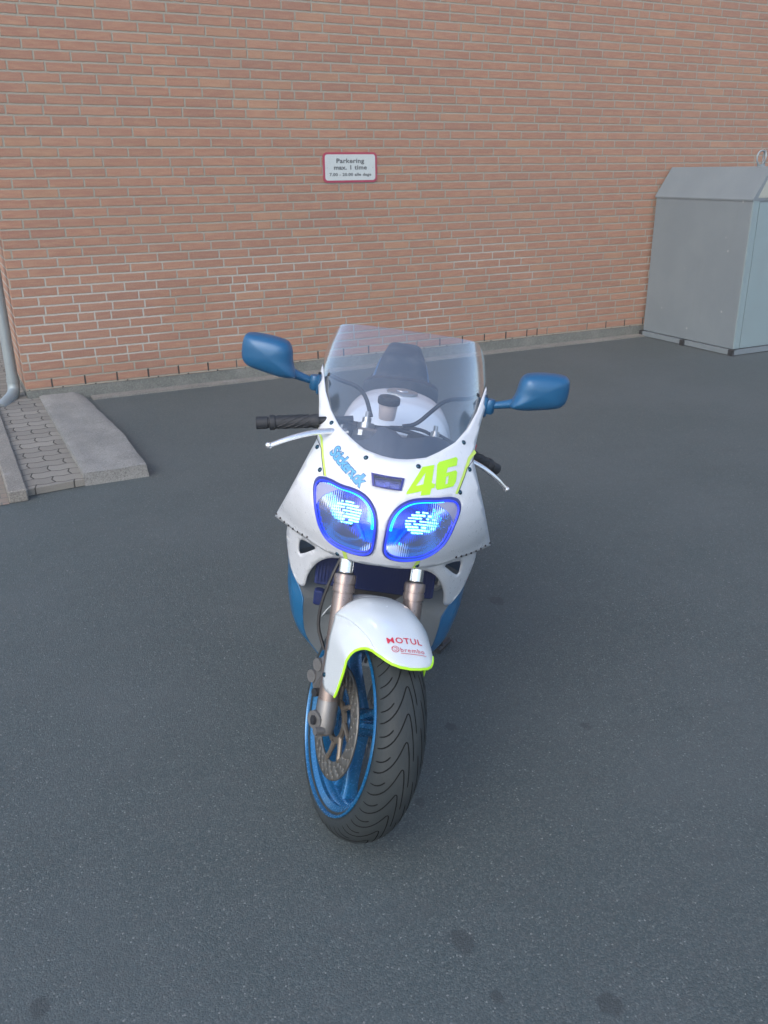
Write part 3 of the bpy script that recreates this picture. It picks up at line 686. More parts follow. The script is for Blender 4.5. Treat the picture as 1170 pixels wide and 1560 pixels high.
T, TF, tw = text_mesh('Stickers.dk', .1, .004, .0, .86)
e1 = Vector((.085, -.041)); k = 1 / tw; ln = e1.length
E1 = (e1.x * k, e1.y * k); E2 = (.0195 / .073, .0220 / .073)
for nm, off, ex, mt in (('sticker_outline', .0010, .0060, 'sticker_dark'), ('sticker_lettering', .0018, .0012, 'sticker_blue')):
    T, TF, w_ = text_mesh('Stickers.dk', .1, ex, .0, .90); b = MB(); b.add(on_nose([(v[0] + (tw - w_) / 2, v[1]) for v in T], (-.1605, .944), E1, E2, off), TF)
    b.build(nm, M[mt], bk, smooth=False)

# windscreen ----------------------------------------------------------
WZ = [.95, 1.05, 1.10, 1.15, 1.20, 1.25]; WW = [.243, .240, .236, .227, .213, .206]
def scr(a, z, o=0):
    w = interp(z, WZ, WW); y = w * sin(a); x = xc(z) - 3.2 * y * y - .13 * (1 - cos(a)) ** 3 - .004; return Vector((x, y, z))
def zbot(a):
    y = min(abs(.240 * sin(a)), .235); return interp(y, [p[0] for p in SCR] + [.235], [p[1] for p in SCR] + [1.115]) - .008
def ztop(a):
    t = abs(a) / radians(86); return 1.225 - .046 * t ** 2 - .085 * (max(0, t - .72) / .28) ** 2
b = MB(); NA = 61; NZ = 22
b.grid(lambda a, t: scr(a, zbot(a) + (ztop(a) - zbot(a)) * t), lin(-radians(86), radians(86), NA), lin(0, 1, NZ))
ws = b.build('windscreen', M['screen'], bk, ang=60)
b = MB()
for sgn in (-1, 1):
    pass
# mirrors ----------------------------------------------------------------
MH = [(.303, 1.140), (.301, 1.112), (.288, 1.084), (.287, 1.072), (.318, 1.069), (.365, 1.076), (.418, 1.086), (.434, 1.099), (.439, 1.120), (.437, 1.160), (.428, 1.172), (.404, 1.175), (.360, 1.174), (.322, 1.168), (.309, 1.158)]
for sgn in (-1, 1):
    P = smooth_closed([(sgn * a, z) for a, z in MH], 2); n = len(P); cy = sum(p[0] for p in P) / n; cz = sum(p[1] for p in P) / n
    L = []
    for k, x in ((.93, -.382), (1.0, -.375), (1.0, -.362), (.985, -.348), (.94, -.338), (.85, -.330), (.68, -.323), (.42, -.319), (.12, -.317)):
        L.append([(x - .10 * (abs(cy + (p[0] - cy) * k) - .30) * .9, cy + (p[0] - cy) * k, cz + (p[1] - cz) * k) for p in P])
    b = MB(); b.add([v for r in L for v in r], [(i * n + j, i * n + (j + 1) % n, (i + 1) * n + (j + 1) % n, (i + 1) * n + j) for i in range(len(L) - 1) for j in range(n)] + [tuple(range((len(L) - 1) * n, len(L) * n))])
    mo = b.build('mirror', M['blue'], bk, ang=50)
    b = MB(); b.add([(-.381 - .10 * (abs(p[0]) - .30) * .9, cy + (p[0] - cy) * .93, cz + (p[1] - cz) * .93) for p in P], [tuple(range(n))]); b.build('mirror_glass', M['mirror'], mo)
    b = MB(); A = smooth_open([(-.395, .235, 1.060), (-.388, .26, 1.067), (-.374, .285, 1.077), (-.362, .305, 1.086), (-.352, .33, 1.096)], 2); nA = len(A) - 1
    b.tube([(x, sgn * y, z) for x, y, z in A], [.0095 + .010 * (i / nA) ** 2 for i in range(nA + 1)], 14); b.build('mirror_arm', M['blue'], mo)
    b = MB(); b.tube([(-.392, sgn * .238, 1.040), (-.392, sgn * .238, 1.046), (-.390, sgn * .239, 1.074), (-.390, sgn * .239, 1.080)], [.012, .0155, .0155, .012], 16); b.box((-.398, sgn * .228, 1.058), (.045, .010, .055), bev=.004); b.build('mirror_mount', M['blue'], mo)

# steering bits --------------------------------------------------------
def SB(mb): return mb.xf(steer)
for sgn in (-1, 1):
    a = Vector((-.397, sgn * .363, .913)); c = Vector((-.357, sgn * .125, .984)); d = (a - c).normalized(); q = lambda t: c + (a - c) * t
    b = MB(); b.tube([q(0), q(.95)], .011, 14); SB(b).build('handlebar', M['black'], bk)
    b = MB(); ts = [.36, .40, .42, .44, .80, .81, .83, .86, .865, .88, .885, .995, 1.0]; rs = [.018, .0185, .0175, .0165, .0168, .0195, .0200, .0195, .0140, .0140, .0162, .0165, .012]
    b.tube([q(t) for t in ts], rs, 24)
    u = d.cross(Vector((0, 0, 1))).normalized(); w = u.cross(d)
    for k in range(9):
        ph = 2 * pi * k / 9; P = [q(.46 + .32 * t) + (u * cos(ph + t * 2.2) + w * sin(ph + t * 2.2)) * .0168 for t in lin(0, 1, 12)]; b.tube(P, .0014, 5)
    SB(b).build('grip', M['rubber'], bk)
    tip = Vector((-.287, sgn * .343, .897)); P = smooth_open([(-.335, sgn * .130, .958), (-.312, sgn * .19, .957), (-.296, sgn * .25, .945), (-.288, sgn * .30, .924), tuple(tip)], 2)
    b = MB(); m_ = len(P); b.tube(P, [.0105 - .0035 * (i / (m_ - 1)) for i in range(m_)], 12, sq=.8); b.lathe([(0, -.008), (.006, -.0065), (.0085, -.003), (.009, 0), (.0085, .003), (.006, .0065), (0, .008)], tip + Vector((0, sgn * .003, -.001)), (0, 0, 1), 12)
    SB(b).build('lever', M['lever'], bk)
    b = MB(); b.box((-.345, sgn * .120, .962), (.05, .05, .035), bev=.006); SB(b).build('lever_clamp', M['black'], bk, smooth=False)
    if sgn > 0:
        b = MB(); b.box((-.335, .222, .985), (.03, .018, .02), bev=.003); SB(b).build('switch', M['red_light'], bk, smooth=False)
        b = MB(); b.box((-.335, .20, .945), (.045, .06, .045), bev=.006); SB(b).build('switch_housing', M['black'], bk, smooth=False)
# fork
for sgn in (-1, 1):
    y = sgn * .1; ax0 = Vector((0, y, AZ)); at = lambda z: ax0 + AX * ((z - .29) / cos(RK))
    b = MB(); b.tube([at(.60), at(.96)], .0195, 24); fk = SB(b).build('fork_tube', M['chrome'], bk)
    b = MB(); zs = [.335, .34, .5, .5835, .584, .588, .588, .6035, .604, .608, .608, .623, .628, .629]; r2 = [.0255, .0262, .0262, .0262, .0245, .0245, .0285, .0285, .0265, .0265, .0285, .0285, .0270, .020]
    b.tube([at(z) for z in zs], r2, 28); SB(b).build('fork_slider', M['bronze'], bk, ang=30)
    b = MB(); b.tube([at(.628), at(.633)], .0215, 24); SB(b).build('dust_seal', M['black'], bk)
    lo = at(.34)
    b = MB(); b.tube([at(.345), at(.33), at(.285), at(.262)], [.0245, .027, .0275, .022], 24); b.tube([ax0 + Vector((-.02, -.012 * sgn, 0)), ax0 + Vector((.0, .032 * sgn, 0))], .024, 20)
    b.tube([ax0 + Vector((.025, .01 * sgn, -.012)), ax0 + Vector((.03, .034 * sgn, -.012))], .010, 12)
    fl = SB(b).build('fork_foot', M['caliper'], bk, ang=40)
    b = MB(); b.tube([ax0 + Vector((0, .030 * sgn, 0)), ax0 + Vector((0, .037 * sgn, 0))], .013, 6); SB(b).build('plug', M['black'], fl); b = MB(); b.tube([ax0 + Vector((-.05, .02 * sgn, .05)), ax0 + Vector((-.046, .034 * sgn, .05))], .011, 12); SB(b).build('plug', M['black'], fl)
    # caliper sits behind the leg, over the disc
    b = MB(); Rr = Matrix.Rotation(radians(25), 3, 'Y')
    b.box((-.108, sgn * .088, AZ + .070), (.062, .052, .100), Rr, bev=.010); b.tube([(-.11, sgn * .11, AZ + .095), (-.105, sgn * .123, AZ + .095)], .017, 16); b.tube([(-.125, sgn * .11, AZ + .050), (-.12, sgn * .123, AZ + .050)], .017, 16)
    SB(b).build('brake_caliper', M['caliper'], bk, ang=30)
    P = smooth_open([(-.14, sgn * .10, AZ + .12), (-.18, sgn * .13, AZ + .18), (-.19, sgn * .125, AZ + .30), (-.22, sgn * .08, AZ + .45)], 2)
    b = MB(); b.tube(P, .0045, 8); SB(b).build('brake_hose', M['black'], bk)
# yokes
b = MB(); b.box(Vector((0, 0, AZ)) + AX * .735 + Vector((-.0, 0, 0)), (.07, .26, .03), Matrix.Rotation(-RK, 3, 'Y'), bev=.008); SB(b).build('top_yoke', M['alu'], bk, smooth=False)
b = MB(); b.box(Vector((0, 0, AZ)) + AX * .50, (.08, .25, .035), Matrix.Rotation(-RK, 3, 'Y'), bev=.008); SB(b).build('lower_yoke', M['black'], bk, smooth=False)
for sgn in (-1, 1):
    b = MB(); c = Vector((0, sgn * .1, AZ)) + AX * .75; b.tube([c, c + AX * .015], .022, 16); b.tube([c + AX * .015, c + AX * .030], .012, 12); b.tube([c + AX * .03, c + AX * .046], .006, 10)
    SB(b).build('fork_cap', M['alu'], bk)

# front wheel ------------------------------------------------------------
R0 = .292; HW = .0665
def tyre_prof(s):                                   # s in [-1,1] across the tread/sidewall -> (radius, y)
    a = s * radians(128)
    y = .066 * sin(min(max(a, -pi / 2), pi / 2)) if abs(a) <= pi / 2 else (.066 - .006 * (abs(a) - pi / 2) / .66) * (1 if a > 0 else -1)
    r = R0 - .050 * (1 - cos(a)) if abs(a) <= pi / 2 else R0 - .050 - .036 * sin(abs(a) - pi / 2)
    return r, y
def wheel(parent_name, front=True, cx=0.0, cz=AZ, T=steer, k=1.0, hw=1.0, discs=(-1, 1)):
    w = MB(); prof = [tyre_prof(s) for s in lin(-1, 1, 41)]; prof = [(r, y * (.86 if y > 0 else 1)) for r, y in prof]; c = Vector((cx, 0, cz))
    w.lathe(prof, c, (0, 1, 0), 128)
    if front:                                        # tread grooves
        def tp(th, s, o):                             # th deg forward-up, s metres across
            sr = max(-1, min(1, s / .066)); a = math.asin(sr); r = R0 - .050 * (1 - cos(a)); nr = Vector((cos(th) * cos(a * .8), sin(a * .8), sin(th) * cos(a * .8)))
            return c + Vector((r * cos(th), s * (.86 if s > 0 else 1), r * sin(th))) + nr * o
        legs = [[(-17.6, -.0645), (-17.0, -.058), (-15.0, -.048), (-11.5, -.036), (-6.5, -.025), (-2.2, -.0175), (-.4, -.014), (-.1, -.0105), (-1.2, -.0075), (-5, -.003), (-11, .003), (-17.5, .010), (-21, .013)],
                [(.6, -.0640), (1.2, -.056), (2.8, -.048), (4.8, -.042)], [(-6, .026), (-12, .034), (-18, .041), (-25, .046)], [(-9, .052), (-13, .058), (-18, .062)]]
        for i in range(29):
            th0 = i * 360 / 29 + 4.0
            for lg in legs:
                P = resample(smooth_open(lg, 1), 1.4, False); V = []
                for j, (dt, s) in enumerate(P):
                    A = P[max(j - 1, 0)]; B = P[min(j + 1, len(P) - 1)]; du = radians(B[0] - A[0]) * .29; dv = B[1] - A[1]; L = max(1e-6, sqrt(du * du + dv * dv)); wd = .0014 * (.5 if j in (0, len(P) - 1) else 1)
                    for q in (-1, 1): V.append(tp(radians(th0 + dt) + q * wd * dv / L / .29, s - q * wd * du / L, .00055))
                w.add(V, [(2 * j, 2 * j + 1, 2 * j + 3, 2 * j + 2) for j in range(len(P) - 1)], 1)
    w.xf(T); return w
root = bk
rimm = MB()
c0 = Vector((0, 0, AZ))
rp = [(.2345, -.0655), (.2335, -.0690), (.2290, -.0700), (.2265, -.0665), (.2255, -.060), (.2180, -.054), (.2165, -.046), (.2060, -.040), (.1985, -.030), (.1975, 0), (.1985, .030), (.2060, .040), (.2165, .046), (.2180, .054), (.2255, .060), (.2265, .0665), (.2290, .0700), (.2335, .0690), (.2345, .0655), (.2060, .0500), (.2060, -.0500)]
rimm.lathe([(r, y * (.88 if y > 0 else 1)) for r, y in rp], c0, (0, 1, 0), 128, close=True)
fwheel = MB(); fwheel.lathe([(.0, -.052), (.030, -.052), (.034, -.046), (.036, -.030), (.036, .030), (.034, .046), (.030, .052), (0, .052)], c0, (0, 1, 0), 32); 
SP0 = 40
for k3 in range(3):
    th = radians(SP0 + 120 * k3); d = Vector((cos(th), 0, sin(th))); t = Vector((-sin(th), 0, cos(th))); yv = Vector((0, 1, 0))
    for sd in (-1, 1):
        secs = []
        for q in lin(0, 1, 9):
            r = .030 + .172 * q; off = sd * (.010 + .026 * q ** 1.6); hw_ = .0085 + .004 * q; hy = .022 - .006 * q + .010 * max(0, q - .8) * 5 * .6
            cc = c0 + d * r + t * off; secs.append([cc + t * hw_ * a + yv * hy * e for a, e in ((-1, -.6), (-.6, -1), (.6, -1), (1, -.6), (1, .6), (.6, 1), (-.6, 1), (-1, .6))])
        V = [v for s_ in secs for v in s_]; F = [(i * 8 + j, i * 8 + (j + 1) % 8, (i + 1) * 8 + (j + 1) % 8, (i + 1) * 8 + j) for i in range(8) for j in range(8)]
        fwheel.add(V, F)
fw_ob = wheel('front', True).build('front_wheel', [M['tyre'], M['groove']], bk, ang=60)   # tyre carries rim, spokes and discs
fw_ob.name = 'front_tyre'
SB(rimm).build('rim', M['rim_blue'], fw_ob, ang=35)
SB(fwheel).build('spokes', M['rim_blue'], fw_ob, ang=40)
b = MB(); b.tube([(-.004, -.046, AZ + .203), (-.004, -.044, AZ + .178)], .004, 8); SB(b).build('valve', M['black'], fw_ob)
for sgn in (-1, 1):
    yd = sgn * .072; outd = [(.146 * cos(t), .146 * sin(t)) for t in lin(0, 2 * pi, 73)[:-1]]; inn = [(.100 * cos(t), .100 * sin(t)) for t in lin(0, 2 * pi, 49)[:-1]]
    hl = []
    for k in range(36):
        for j in range(2):
            rr = (.112, .124, .136)[(k * 2 + j) % 3] ; t = 2 * pi * (k + j * .5) / 36; hl.append([(rr * cos(t) + .0030 * cos(q), rr * sin(t) + .0030 * sin(q)) for q in lin(0, 2 * pi, 7)[:-1]])
    V, Fc = sheet(outd, [inn] + hl, lambda x, z: (x, yd, z + AZ), .012)
    b = MB(); b.add(V, Fc); SB(b); dd = b.build('brake_disc', M['disc'], fw_ob, ang=30, solid=.0045, off=0)
    b = MB()
    for k in range(8):
        t = 2 * pi * k / 8 + .2; t2 = t + .28
        b.tube([(.050 * cos(t2), yd - sgn * .004, AZ + .050 * sin(t2)), (.080 * cos(t + .1), yd - sgn * .001, AZ + .080 * sin(t + .1)), (.100 * cos(t), yd, AZ + .100 * sin(t))], [.008, .006, .007], 8)
        b.tube([(.101 * cos(t), yd - .004, AZ + .101 * sin(t)), (.101 * cos(t), yd + .004, AZ + .101 * sin(t))], .0065, 10)
    b.lathe([(.040, -.004), (.056, -.004), (.056, .004), (.040, .004)], (0, yd - sgn * .004, AZ), (0, 1, 0), 32, close=True); SB(b).build('carrier', M['gold'], dd, ang=40)

# front fender --------------------------------------------------------
FCY = -.010
FT = [58, 65, 76, 87, 100, 108, 112, 125, 152]; FW = [.070, .076, .088, .103, .113, .116, .070, .070, .070]; FE = [.310, .312, .305, .294, .280, .272, .306, .308, .308]
def fww(th, v): return interp(th, FT, FW) * (interp(th, [58, 76, 100, 112], [.88, .84, .88, 1]) if v > 0 else 1)
def shell(th, v, o=0):
    t = radians(th); w = fww(th, v); re = interp(th, FT, FE); f = abs(v); rc = .3285 - .004 * max(0, th - 100) / 50
    r = rc - (rc - re) * f ** 3.0; y = FCY + w * v; d = 3.0 * (rc - re) * f ** 2 / w; n_ = Vector((cos(t), (1 if v > 0 else -1) * d, sin(t))).normalized()
    return Vector((r * cos(t), y, AZ + r * sin(t))) + n_ * o
vs = lin(-1, 1, 49)
def lip(v): return interp(v, [-1, -.85, -.7, -.45, -.1, .3, .6, .8, .93, 1], [65.5, 62.6, 60.6, 59.1, 58.5, 58.8, 59.6, 61, 63.5, 67])
b = MB(); b.grid(lambda u, v: shell(lip(v) + (108 - lip(v)) * u, v), lin(0, 1, 26), vs)
b.grid(lambda u, v: shell(108 + 44 * u, v), [0, .03, .09] + lin(.15, 1, 12), vs)
SPN = [(-.083, .556), (-.062, .514), (-.044, .477), (-.030, .440), (-.022, .418), (-.012, .403), (.005, .398), (.022, .400), (.045, .409), (.078, .423), (.082, .440), (.083, .467), (.082, .506), (.076, .533), (.072, .550), (.078, .563), (.089, .572), (.107, .578)]
def spy(x, z, s, o=0):
    R = sqrt(x * x + (z - AZ) ** 2); th = atan2(z - AZ, x) * 57.2958; w = fww(min(th, 108), s); re = interp(th, FT[:6], FE[:6])
    k = max(0, min(1, (re - R) / .07)); k = k * k * (3 - 2 * k) if k < 1 else 1; return FCY + s * (w + ((.124 if s < 0 else .084) - w) * k + o)
for sgn in (-1, 1):
    arc = [(e.x, e.z) for e in (shell(t, sgn) for t in lin(lip(sgn), 107.8, 14))]
    poly = SPN + arc
    V, Fc = sheet(poly, [], lambda x, z, s=sgn: (x, spy(x, z, s), z), .010); b.add(V, Fc)
SB(b); fd = b.build('front_fender', M['fender_white'], bk, ang=50, solid=.003, off=0)
b = MB()
P = [shell(lip(v), v, .0005) for v in vs]
Lp, Rp = ([(x, spy(x, z, sg_, .001), z) for x, z in smooth_open(SPN[9:], 1)] for sg_ in (-1, 1))
b.tube(Lp + [tuple(v) for v in P] + Rp[::-1], .0033, 8); SB(b).build('edge_trim', M['yellow'], fd)
def on_fender(V, th0, y0, kx, ky, sl=0):
    out = []
    for a, c in V:
        y = y0 + a * kx; th = th0 + (c * ky + sl * a) / .3285 * 57.3; out.append(shell(th, max(-.98, min(.98, (y - FCY) / fww(th, y - FCY))), .0028))
    return out
T, TF, tw = text_mesh('MOTUL', .1, .0012, 0, 1.15); b = MB(); kx = .088 / tw; b.add(on_fender(T, 70.2, -.063, kx, .0175 / .073, .0), TF); tag(SB(b).build('sponsor_lettering', M['red'], fd, smooth=False), 'red sponsor word MOTUL')
T, TF, tw = text_mesh('brembo', .1, .000, 0, 1.15); b = MB(); kx = .062 / tw; b.add(on_fender(T, 66.0, -.036, kx, .012 / .073, .0), TF)
P = []; 
def ringpts(r0, r1, a0, a1, n=20):
    V = []
    for t in lin(a0, a1, n): V += [(r0 * cos(t), r0 * sin(t)), (r1 * cos(t), r1 * sin(t))]
    return V, [(2 * i, 2 * i + 1, 2 * i + 3, 2 * i + 2) for i in range(n - 1)]
for r0, r1, a0, a1 in ((.0075, .0090, 0, 2 * pi), (.0032, .0046, -2.6, 2.2)):
    V, Fc = ringpts(r0, r1, a0, a1); b.add(on_fender(V, 67.3, -.048, 1, 1), Fc)
V = [(-.0085, .0040), (-.0045, .0015), (-.0040, .0030), (-.0080, .0055)]; b.add(on_fender(V, 67.3, -.048, 1, 1), [(0, 1, 2, 3)])
V = []; 
for t in lin(0, 1, 14): V += [(t * .067, 0), (t * .067, .0013)]
b.add(on_fender(V, 65.2, -.037, 1, 1, -.02), [(2 * i, 2 * i + 1, 2 * i + 3, 2 * i + 2) for i in range(13)])
tag(SB(b).build('sponsor_lettering', M['red'], fd, smooth=False), 'thin red sponsor word brembo with round emblem')
b = MB(); b.lathe([(0, .004), (.005, .0035), (.0065, 0)], (-.012, FCY - .1265, .425), (0, -1, 0), 12); SB(b).build('bolt', M['bolt'], fd)

# lower fairing ---------------------------------------------------------
def gd(y, z): return -.09 - 3.2 * y * y - .5 * max(0, .68 - z)
DU = [(.262, .700), (.267, .66), (.271, .62), (.264, .555), (.250, .505), (.228, .470), (.214, .468), (.201, .483), (.197, .515), (.192, .545), (.172, .600), (.145, .640), (.118, .660), (.072, .670), (.060, .70), (.13, .712), (.20, .708)]
DH = [(.168, .664), (.20, .664), (.222, .653), (.227, .628), (.226, .590), (.212, .605), (.192, .633)]
for sgn in (-1, 1):
    V, Fc = sheet([(sgn * a, z) for a, z in smooth_closed(DU, 1)], [[(sgn * a, z) for a, z in smooth_closed(DH, 1)]], lambda y, z: (gd(y, z) - 1.6 * max(0, .19 - abs(y)) ** 1 * .12, y, z), .010)
    b = MB(); b.add(V, Fc); o = b.build('air_duct', M['white'], bk, ang=50, solid=.004, off=0)
    FZ = [.20, .23, .26, .31, .35, .41, .44, .468, .505, .555, .62, .66, .70, .74]
    FX = [-.34, -.33, -.325, -.32, -.32, -.32, -.325, -.352, -.371, -.366, -.348, -.328, -.312, -.33]
    FY = [.070, .105, .140, .178, .193, .200, .201, .222, .247, .259, .267, .265, .263, .262]
    OY = [.100, .135, .172, .222, .243, .256, .262, .266, .270, .273, .275, .276, .276, .274]
    def side(x_t, z):
        xe = interp(z, FZ, FX); ye = interp(z, FZ, FY); yo = interp(z, FZ, OY)
        xs = [xe, xe - .035, xe - .08, -.48, -.62, -.82, -.98]; ys = [ye, ye + .62 * (yo - ye), ye + .93 * (yo - ye), yo + .002, yo, yo - .015, yo - .045]
        xx = xe + (-.98 - xe) * x_t ** 1.6; return Vector((xx, sgn * interp(xx, xs[::-1], ys[::-1]), z))
    def zs_(xt): return min(.70, .468 + 1.35 * (xt ** 1.6) * .64 * 1.25)
    us = lin(0, 1, 30)
    def topz(u): return .700
    b = MB(); b.grid(lambda u, t: side(u, zs_(u) + (topz(u) - zs_(u)) * t), us, lin(0, 1, 14)); b.build('side_fairing', M['white'], bk, ang=50, solid=.004, off=0)
    b = MB(); b.grid(lambda u, t: side(u, .20 + .05 * u + (zs_(u) - .20 - .05 * u) * t), us, lin(0, 1, 18)); lf = b.build('belly_fairing', M['fairing_blue'], bk, ang=50, solid=.004, off=0)
    # lettering fragments on the flanks
    def bars(n_, u0, du, z0, h, fill, mat, seed):
        r_ = random.Random(seed); b = MB()
        for k in range(n_):
            ua = u0 + du * k / n_; ub = ua + du / n_ * fill; za = z0 + .10 * (k / n_) * du / .3; hh = h * r_.uniform(.8, 1)
            b.add([side(ua, za) + Vector((0, sgn * .0035, 0)), side(ub, za + .003) + Vector((0, sgn * .0035, 0)), side(ub + .012, za + hh) + Vector((0, sgn * .0035, 0)), side(ua + .012, za + hh - .003) + Vector((0, sgn * .0035, 0))], [(0, 1, 2, 3)])
        b.build('side_graphic', M[mat], lf, smooth=False)
    bars(5, .18, .34, .515, .045, .72, 'red', 3); bars(7, .10, .18, .560, .018, .6, 'print_grey', 4)
# inner belly
b = MB()
def inner(t, z):
    ye = interp(z, FZ, FY) - .0005; xe = interp(z, FZ, FX) + .0005; y = ye * (2 * t - 1); d = 1 - abs(2 * t - 1) ** 2.2
    return Vector((xe - .05 * d - .13 * d * (z - .2) * 2, y, z))
b.grid(inner, lin(0, 1, 25), lin(.20, .56, 16)); b.build('inner_fairing', M['grey'], bk, ang=50)
# radiator
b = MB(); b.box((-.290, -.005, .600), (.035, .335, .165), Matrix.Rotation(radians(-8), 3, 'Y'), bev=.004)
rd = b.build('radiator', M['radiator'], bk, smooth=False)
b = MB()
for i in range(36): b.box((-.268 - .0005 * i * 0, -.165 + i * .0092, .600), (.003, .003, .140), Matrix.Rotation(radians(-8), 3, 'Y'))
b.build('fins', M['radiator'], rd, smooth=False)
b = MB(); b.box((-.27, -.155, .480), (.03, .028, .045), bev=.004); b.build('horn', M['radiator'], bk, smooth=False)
b = MB(); P = smooth_open([(-.29, .175, .60), (-.30, .19, .56), (-.33, .17, .53)], 2); b.tube(P, .013, 10); b.box((-.285, .178, .575), (.02, .02, .03), bev=.003); b.build('radiator_hose', M['alu'], bk)

# cockpit ------------------------------------------------------------
b = MB()
def dashf(u, v):
    y = -.165 + .33 * u; top_ = interp(y, [-.165, -.132, -.092, -.038, -.004, .014, .046, .07, .104, .134, .165], [.955, .975, .993, 1.014, 1.006, .993, .998, 1.003, .998, .985, .955])
    top_ = top_ - .008
    if v < .5: k = v / .5; return Vector((nose(y, .93).x - .03 - k * (.13 - .5 * y * y), y, .90 + (top_ - .90) * k ** .6))
    k = (v - .5) / .5; return Vector((nose(y, .93).x - .03 - (.13 - .5 * y * y) - k * .09, y, top_ - .025 * k ** 2))
b.grid(dashf, lin(0, 1, 40), lin(0, 1, 18)); b.build('instrument_cluster', M['dash'], bk, ang=60, solid=.003)
for yy, r in ((-.045, .036), (.055, .030)):
    b = MB(); c = Vector((-.262, yy, .978)); b.lathe([(r, -.03), (r * 1.02, .004), (r * .96, .008), (r * .90, .004), (0, .003)], c, (-.45, 0, .9), 28); b.build('gauge', M['black'], bk)
# screen stay
for P in ([(-.40, -.205, 1.085), (-.385, -.170, 1.076), (-.38, -.122, 1.069), (-.37, -.095, 1.045), (-.34, -.075, 1.000)], [(-.40, .205, 1.085), (-.385, .185, 1.074), (-.38, .120, 1.066), (-.375, .085, 1.028), (-.37, .048, .986), (-.36, .013, .980)]):
    b = MB(); b.tube(smooth_open(P, 2), .0058, 10); b.build('screen_stay', M['black'], bk)
# brake fluid reservoir
b = MB(); c = Vector((-.44, -.033, .972)); b.lathe([(0, 0), (.022, 0), (.024, .008), (.0265, .042), (.026, .045)], c, (0, 0, 1), 24); rs_ = b.build('fluid_reservoir', M['fluid'], bk)
b = MB(); b.lathe([(.027, .043), (.0305, .044), (.0315, .048), (.0315, .060), (.028, .064), (.012, .064), (.008, .062), (0, .062)], c, (0, 0, 1), 24); b.build('lid', M['black'], rs_)
b = MB(); b.tube(smooth_open([(-.34, -.09, .975), (-.36, -.05, .965), (-.42, .0, .955), (-.40, .08, .945)], 2), .007, 8); b.build('cable', M['black'], bk); b = MB(); b.tube(smooth_open([(-.36, .11, .96), (-.40, .06, .97), (-.42, -.02, .955)], 2), .005, 8); b.build('cable', M['black'], bk)
# tank
TX = [-.50, -.54, -.60, -.68, -.78, -.88, -.96, -1.0]; TZ = [.86, .945, .978, .985, .978, .955, .915, .88]; TWd = [.10, .145, .168, .176, .172, .150, .115, .09]
b = MB()
def tank(u, v):
    x = -.50 - .50 * u; zt = interp(x, TX[::-1], TZ[::-1]); w = interp(x, TX[::-1], TWd[::-1]); a = (v - .5) * pi * 1.15
    s_ = sin(a); c_ = cos(a); y = w * (abs(s_) ** .80) * (1 if s_ > 0 else -1); z = zt - .20 + .20 * (abs(c_) ** .62 * (1 if c_ > 0 else -1)); return Vector((x, y, z))
us = [0, .02, .05, .09, .14] + lin(.2, 1, 18); b.grid(tank, us, lin(0, 1, 41)); n = 41
b.add([tank(0, v) for v in lin(0, 1, 41)], [tuple(range(41))])
tk = b.build('fuel_tank', M['tank'], bk, ang=60)
b = MB(); b.lathe([(.048, -.004), (.048, .003), (.044, .0055), (.020, .006), (.018, .009), (0, .009)], (-.715, .004, .984), (-.05, 0, 1), 32); b.build('fuel_cap', M['tank_cap'], tk)
# seat
b = MB()
def seat(u, v):
    x = -.935 - .36 * u; w = interp(x, [-1.3, -1.1, -.95], [.115, .138, .128]); a = (v - .5) * pi
    zt = .872 + .100 * max(0, min(1, (x + 1.08) / .10)) ** 2 + .05 * max(0, (-1.2 - x)) / .1; s_ = sin(a); c_ = cos(a)
    return Vector((x, w * abs(s_) ** .6 * (1 if s_ > 0 else -1), zt - .06 + .06 * abs(c_) ** .5))
b.grid(seat, lin(0, 1, 26), lin(0, 1, 21)); b.add([seat(0, v) for v in lin(0, 1, 21)], [tuple(range(21))]); b.build('seat', M['seat'], bk, ang=60)
# tail
TLX = [-1.18, -1.25, -1.35, -1.45, -1.52, -1.58]; 
b = MB()
def tail(u, v):
    x = -1.00 - .60 * u; w = interp(x, [-1.60, -1.5, -1.45, -1.2, -1.0], [.045, .068, .075, .118, .140]); zt = interp(x, [-1.60, -1.50, -1.45, -1.30, -1.15, -1.0], [.955, .985, .990, .975, .90, .86])
    a = (v - .5) * pi; s_ = sin(a); c_ = cos(a); h = interp(x, [-1.6, -1.3, -1.0], [.05, .14, .16]); return Vector((x, w * abs(s_) ** .45 * (1 if s_ > 0 else -1), zt - h + h * abs(c_) ** .40))
b.grid(tail, lin(0, 1, 24), lin(0, 1, 31)); b.add([tail(1, v) for v in lin(0, 1, 31)], [tuple(range(31))]); tl = b.build('tail_fairing', M['fairing_blue'], bk, ang=45)
b = MB()
b.grid(lambda u, v: tail(.28 + .50 * u, .28 + .44 * v) + Vector((0, 0, .006)), lin(0, 1, 14), lin(0, 1, 12)); b.build('seat_pad', M['seat'], tl, ang=60)
b = MB(); b.box((-1.603, 0, .915), (.02, .09, .035), bev=.004); b.build('tail_light', M['red_light'], tl, smooth=False)
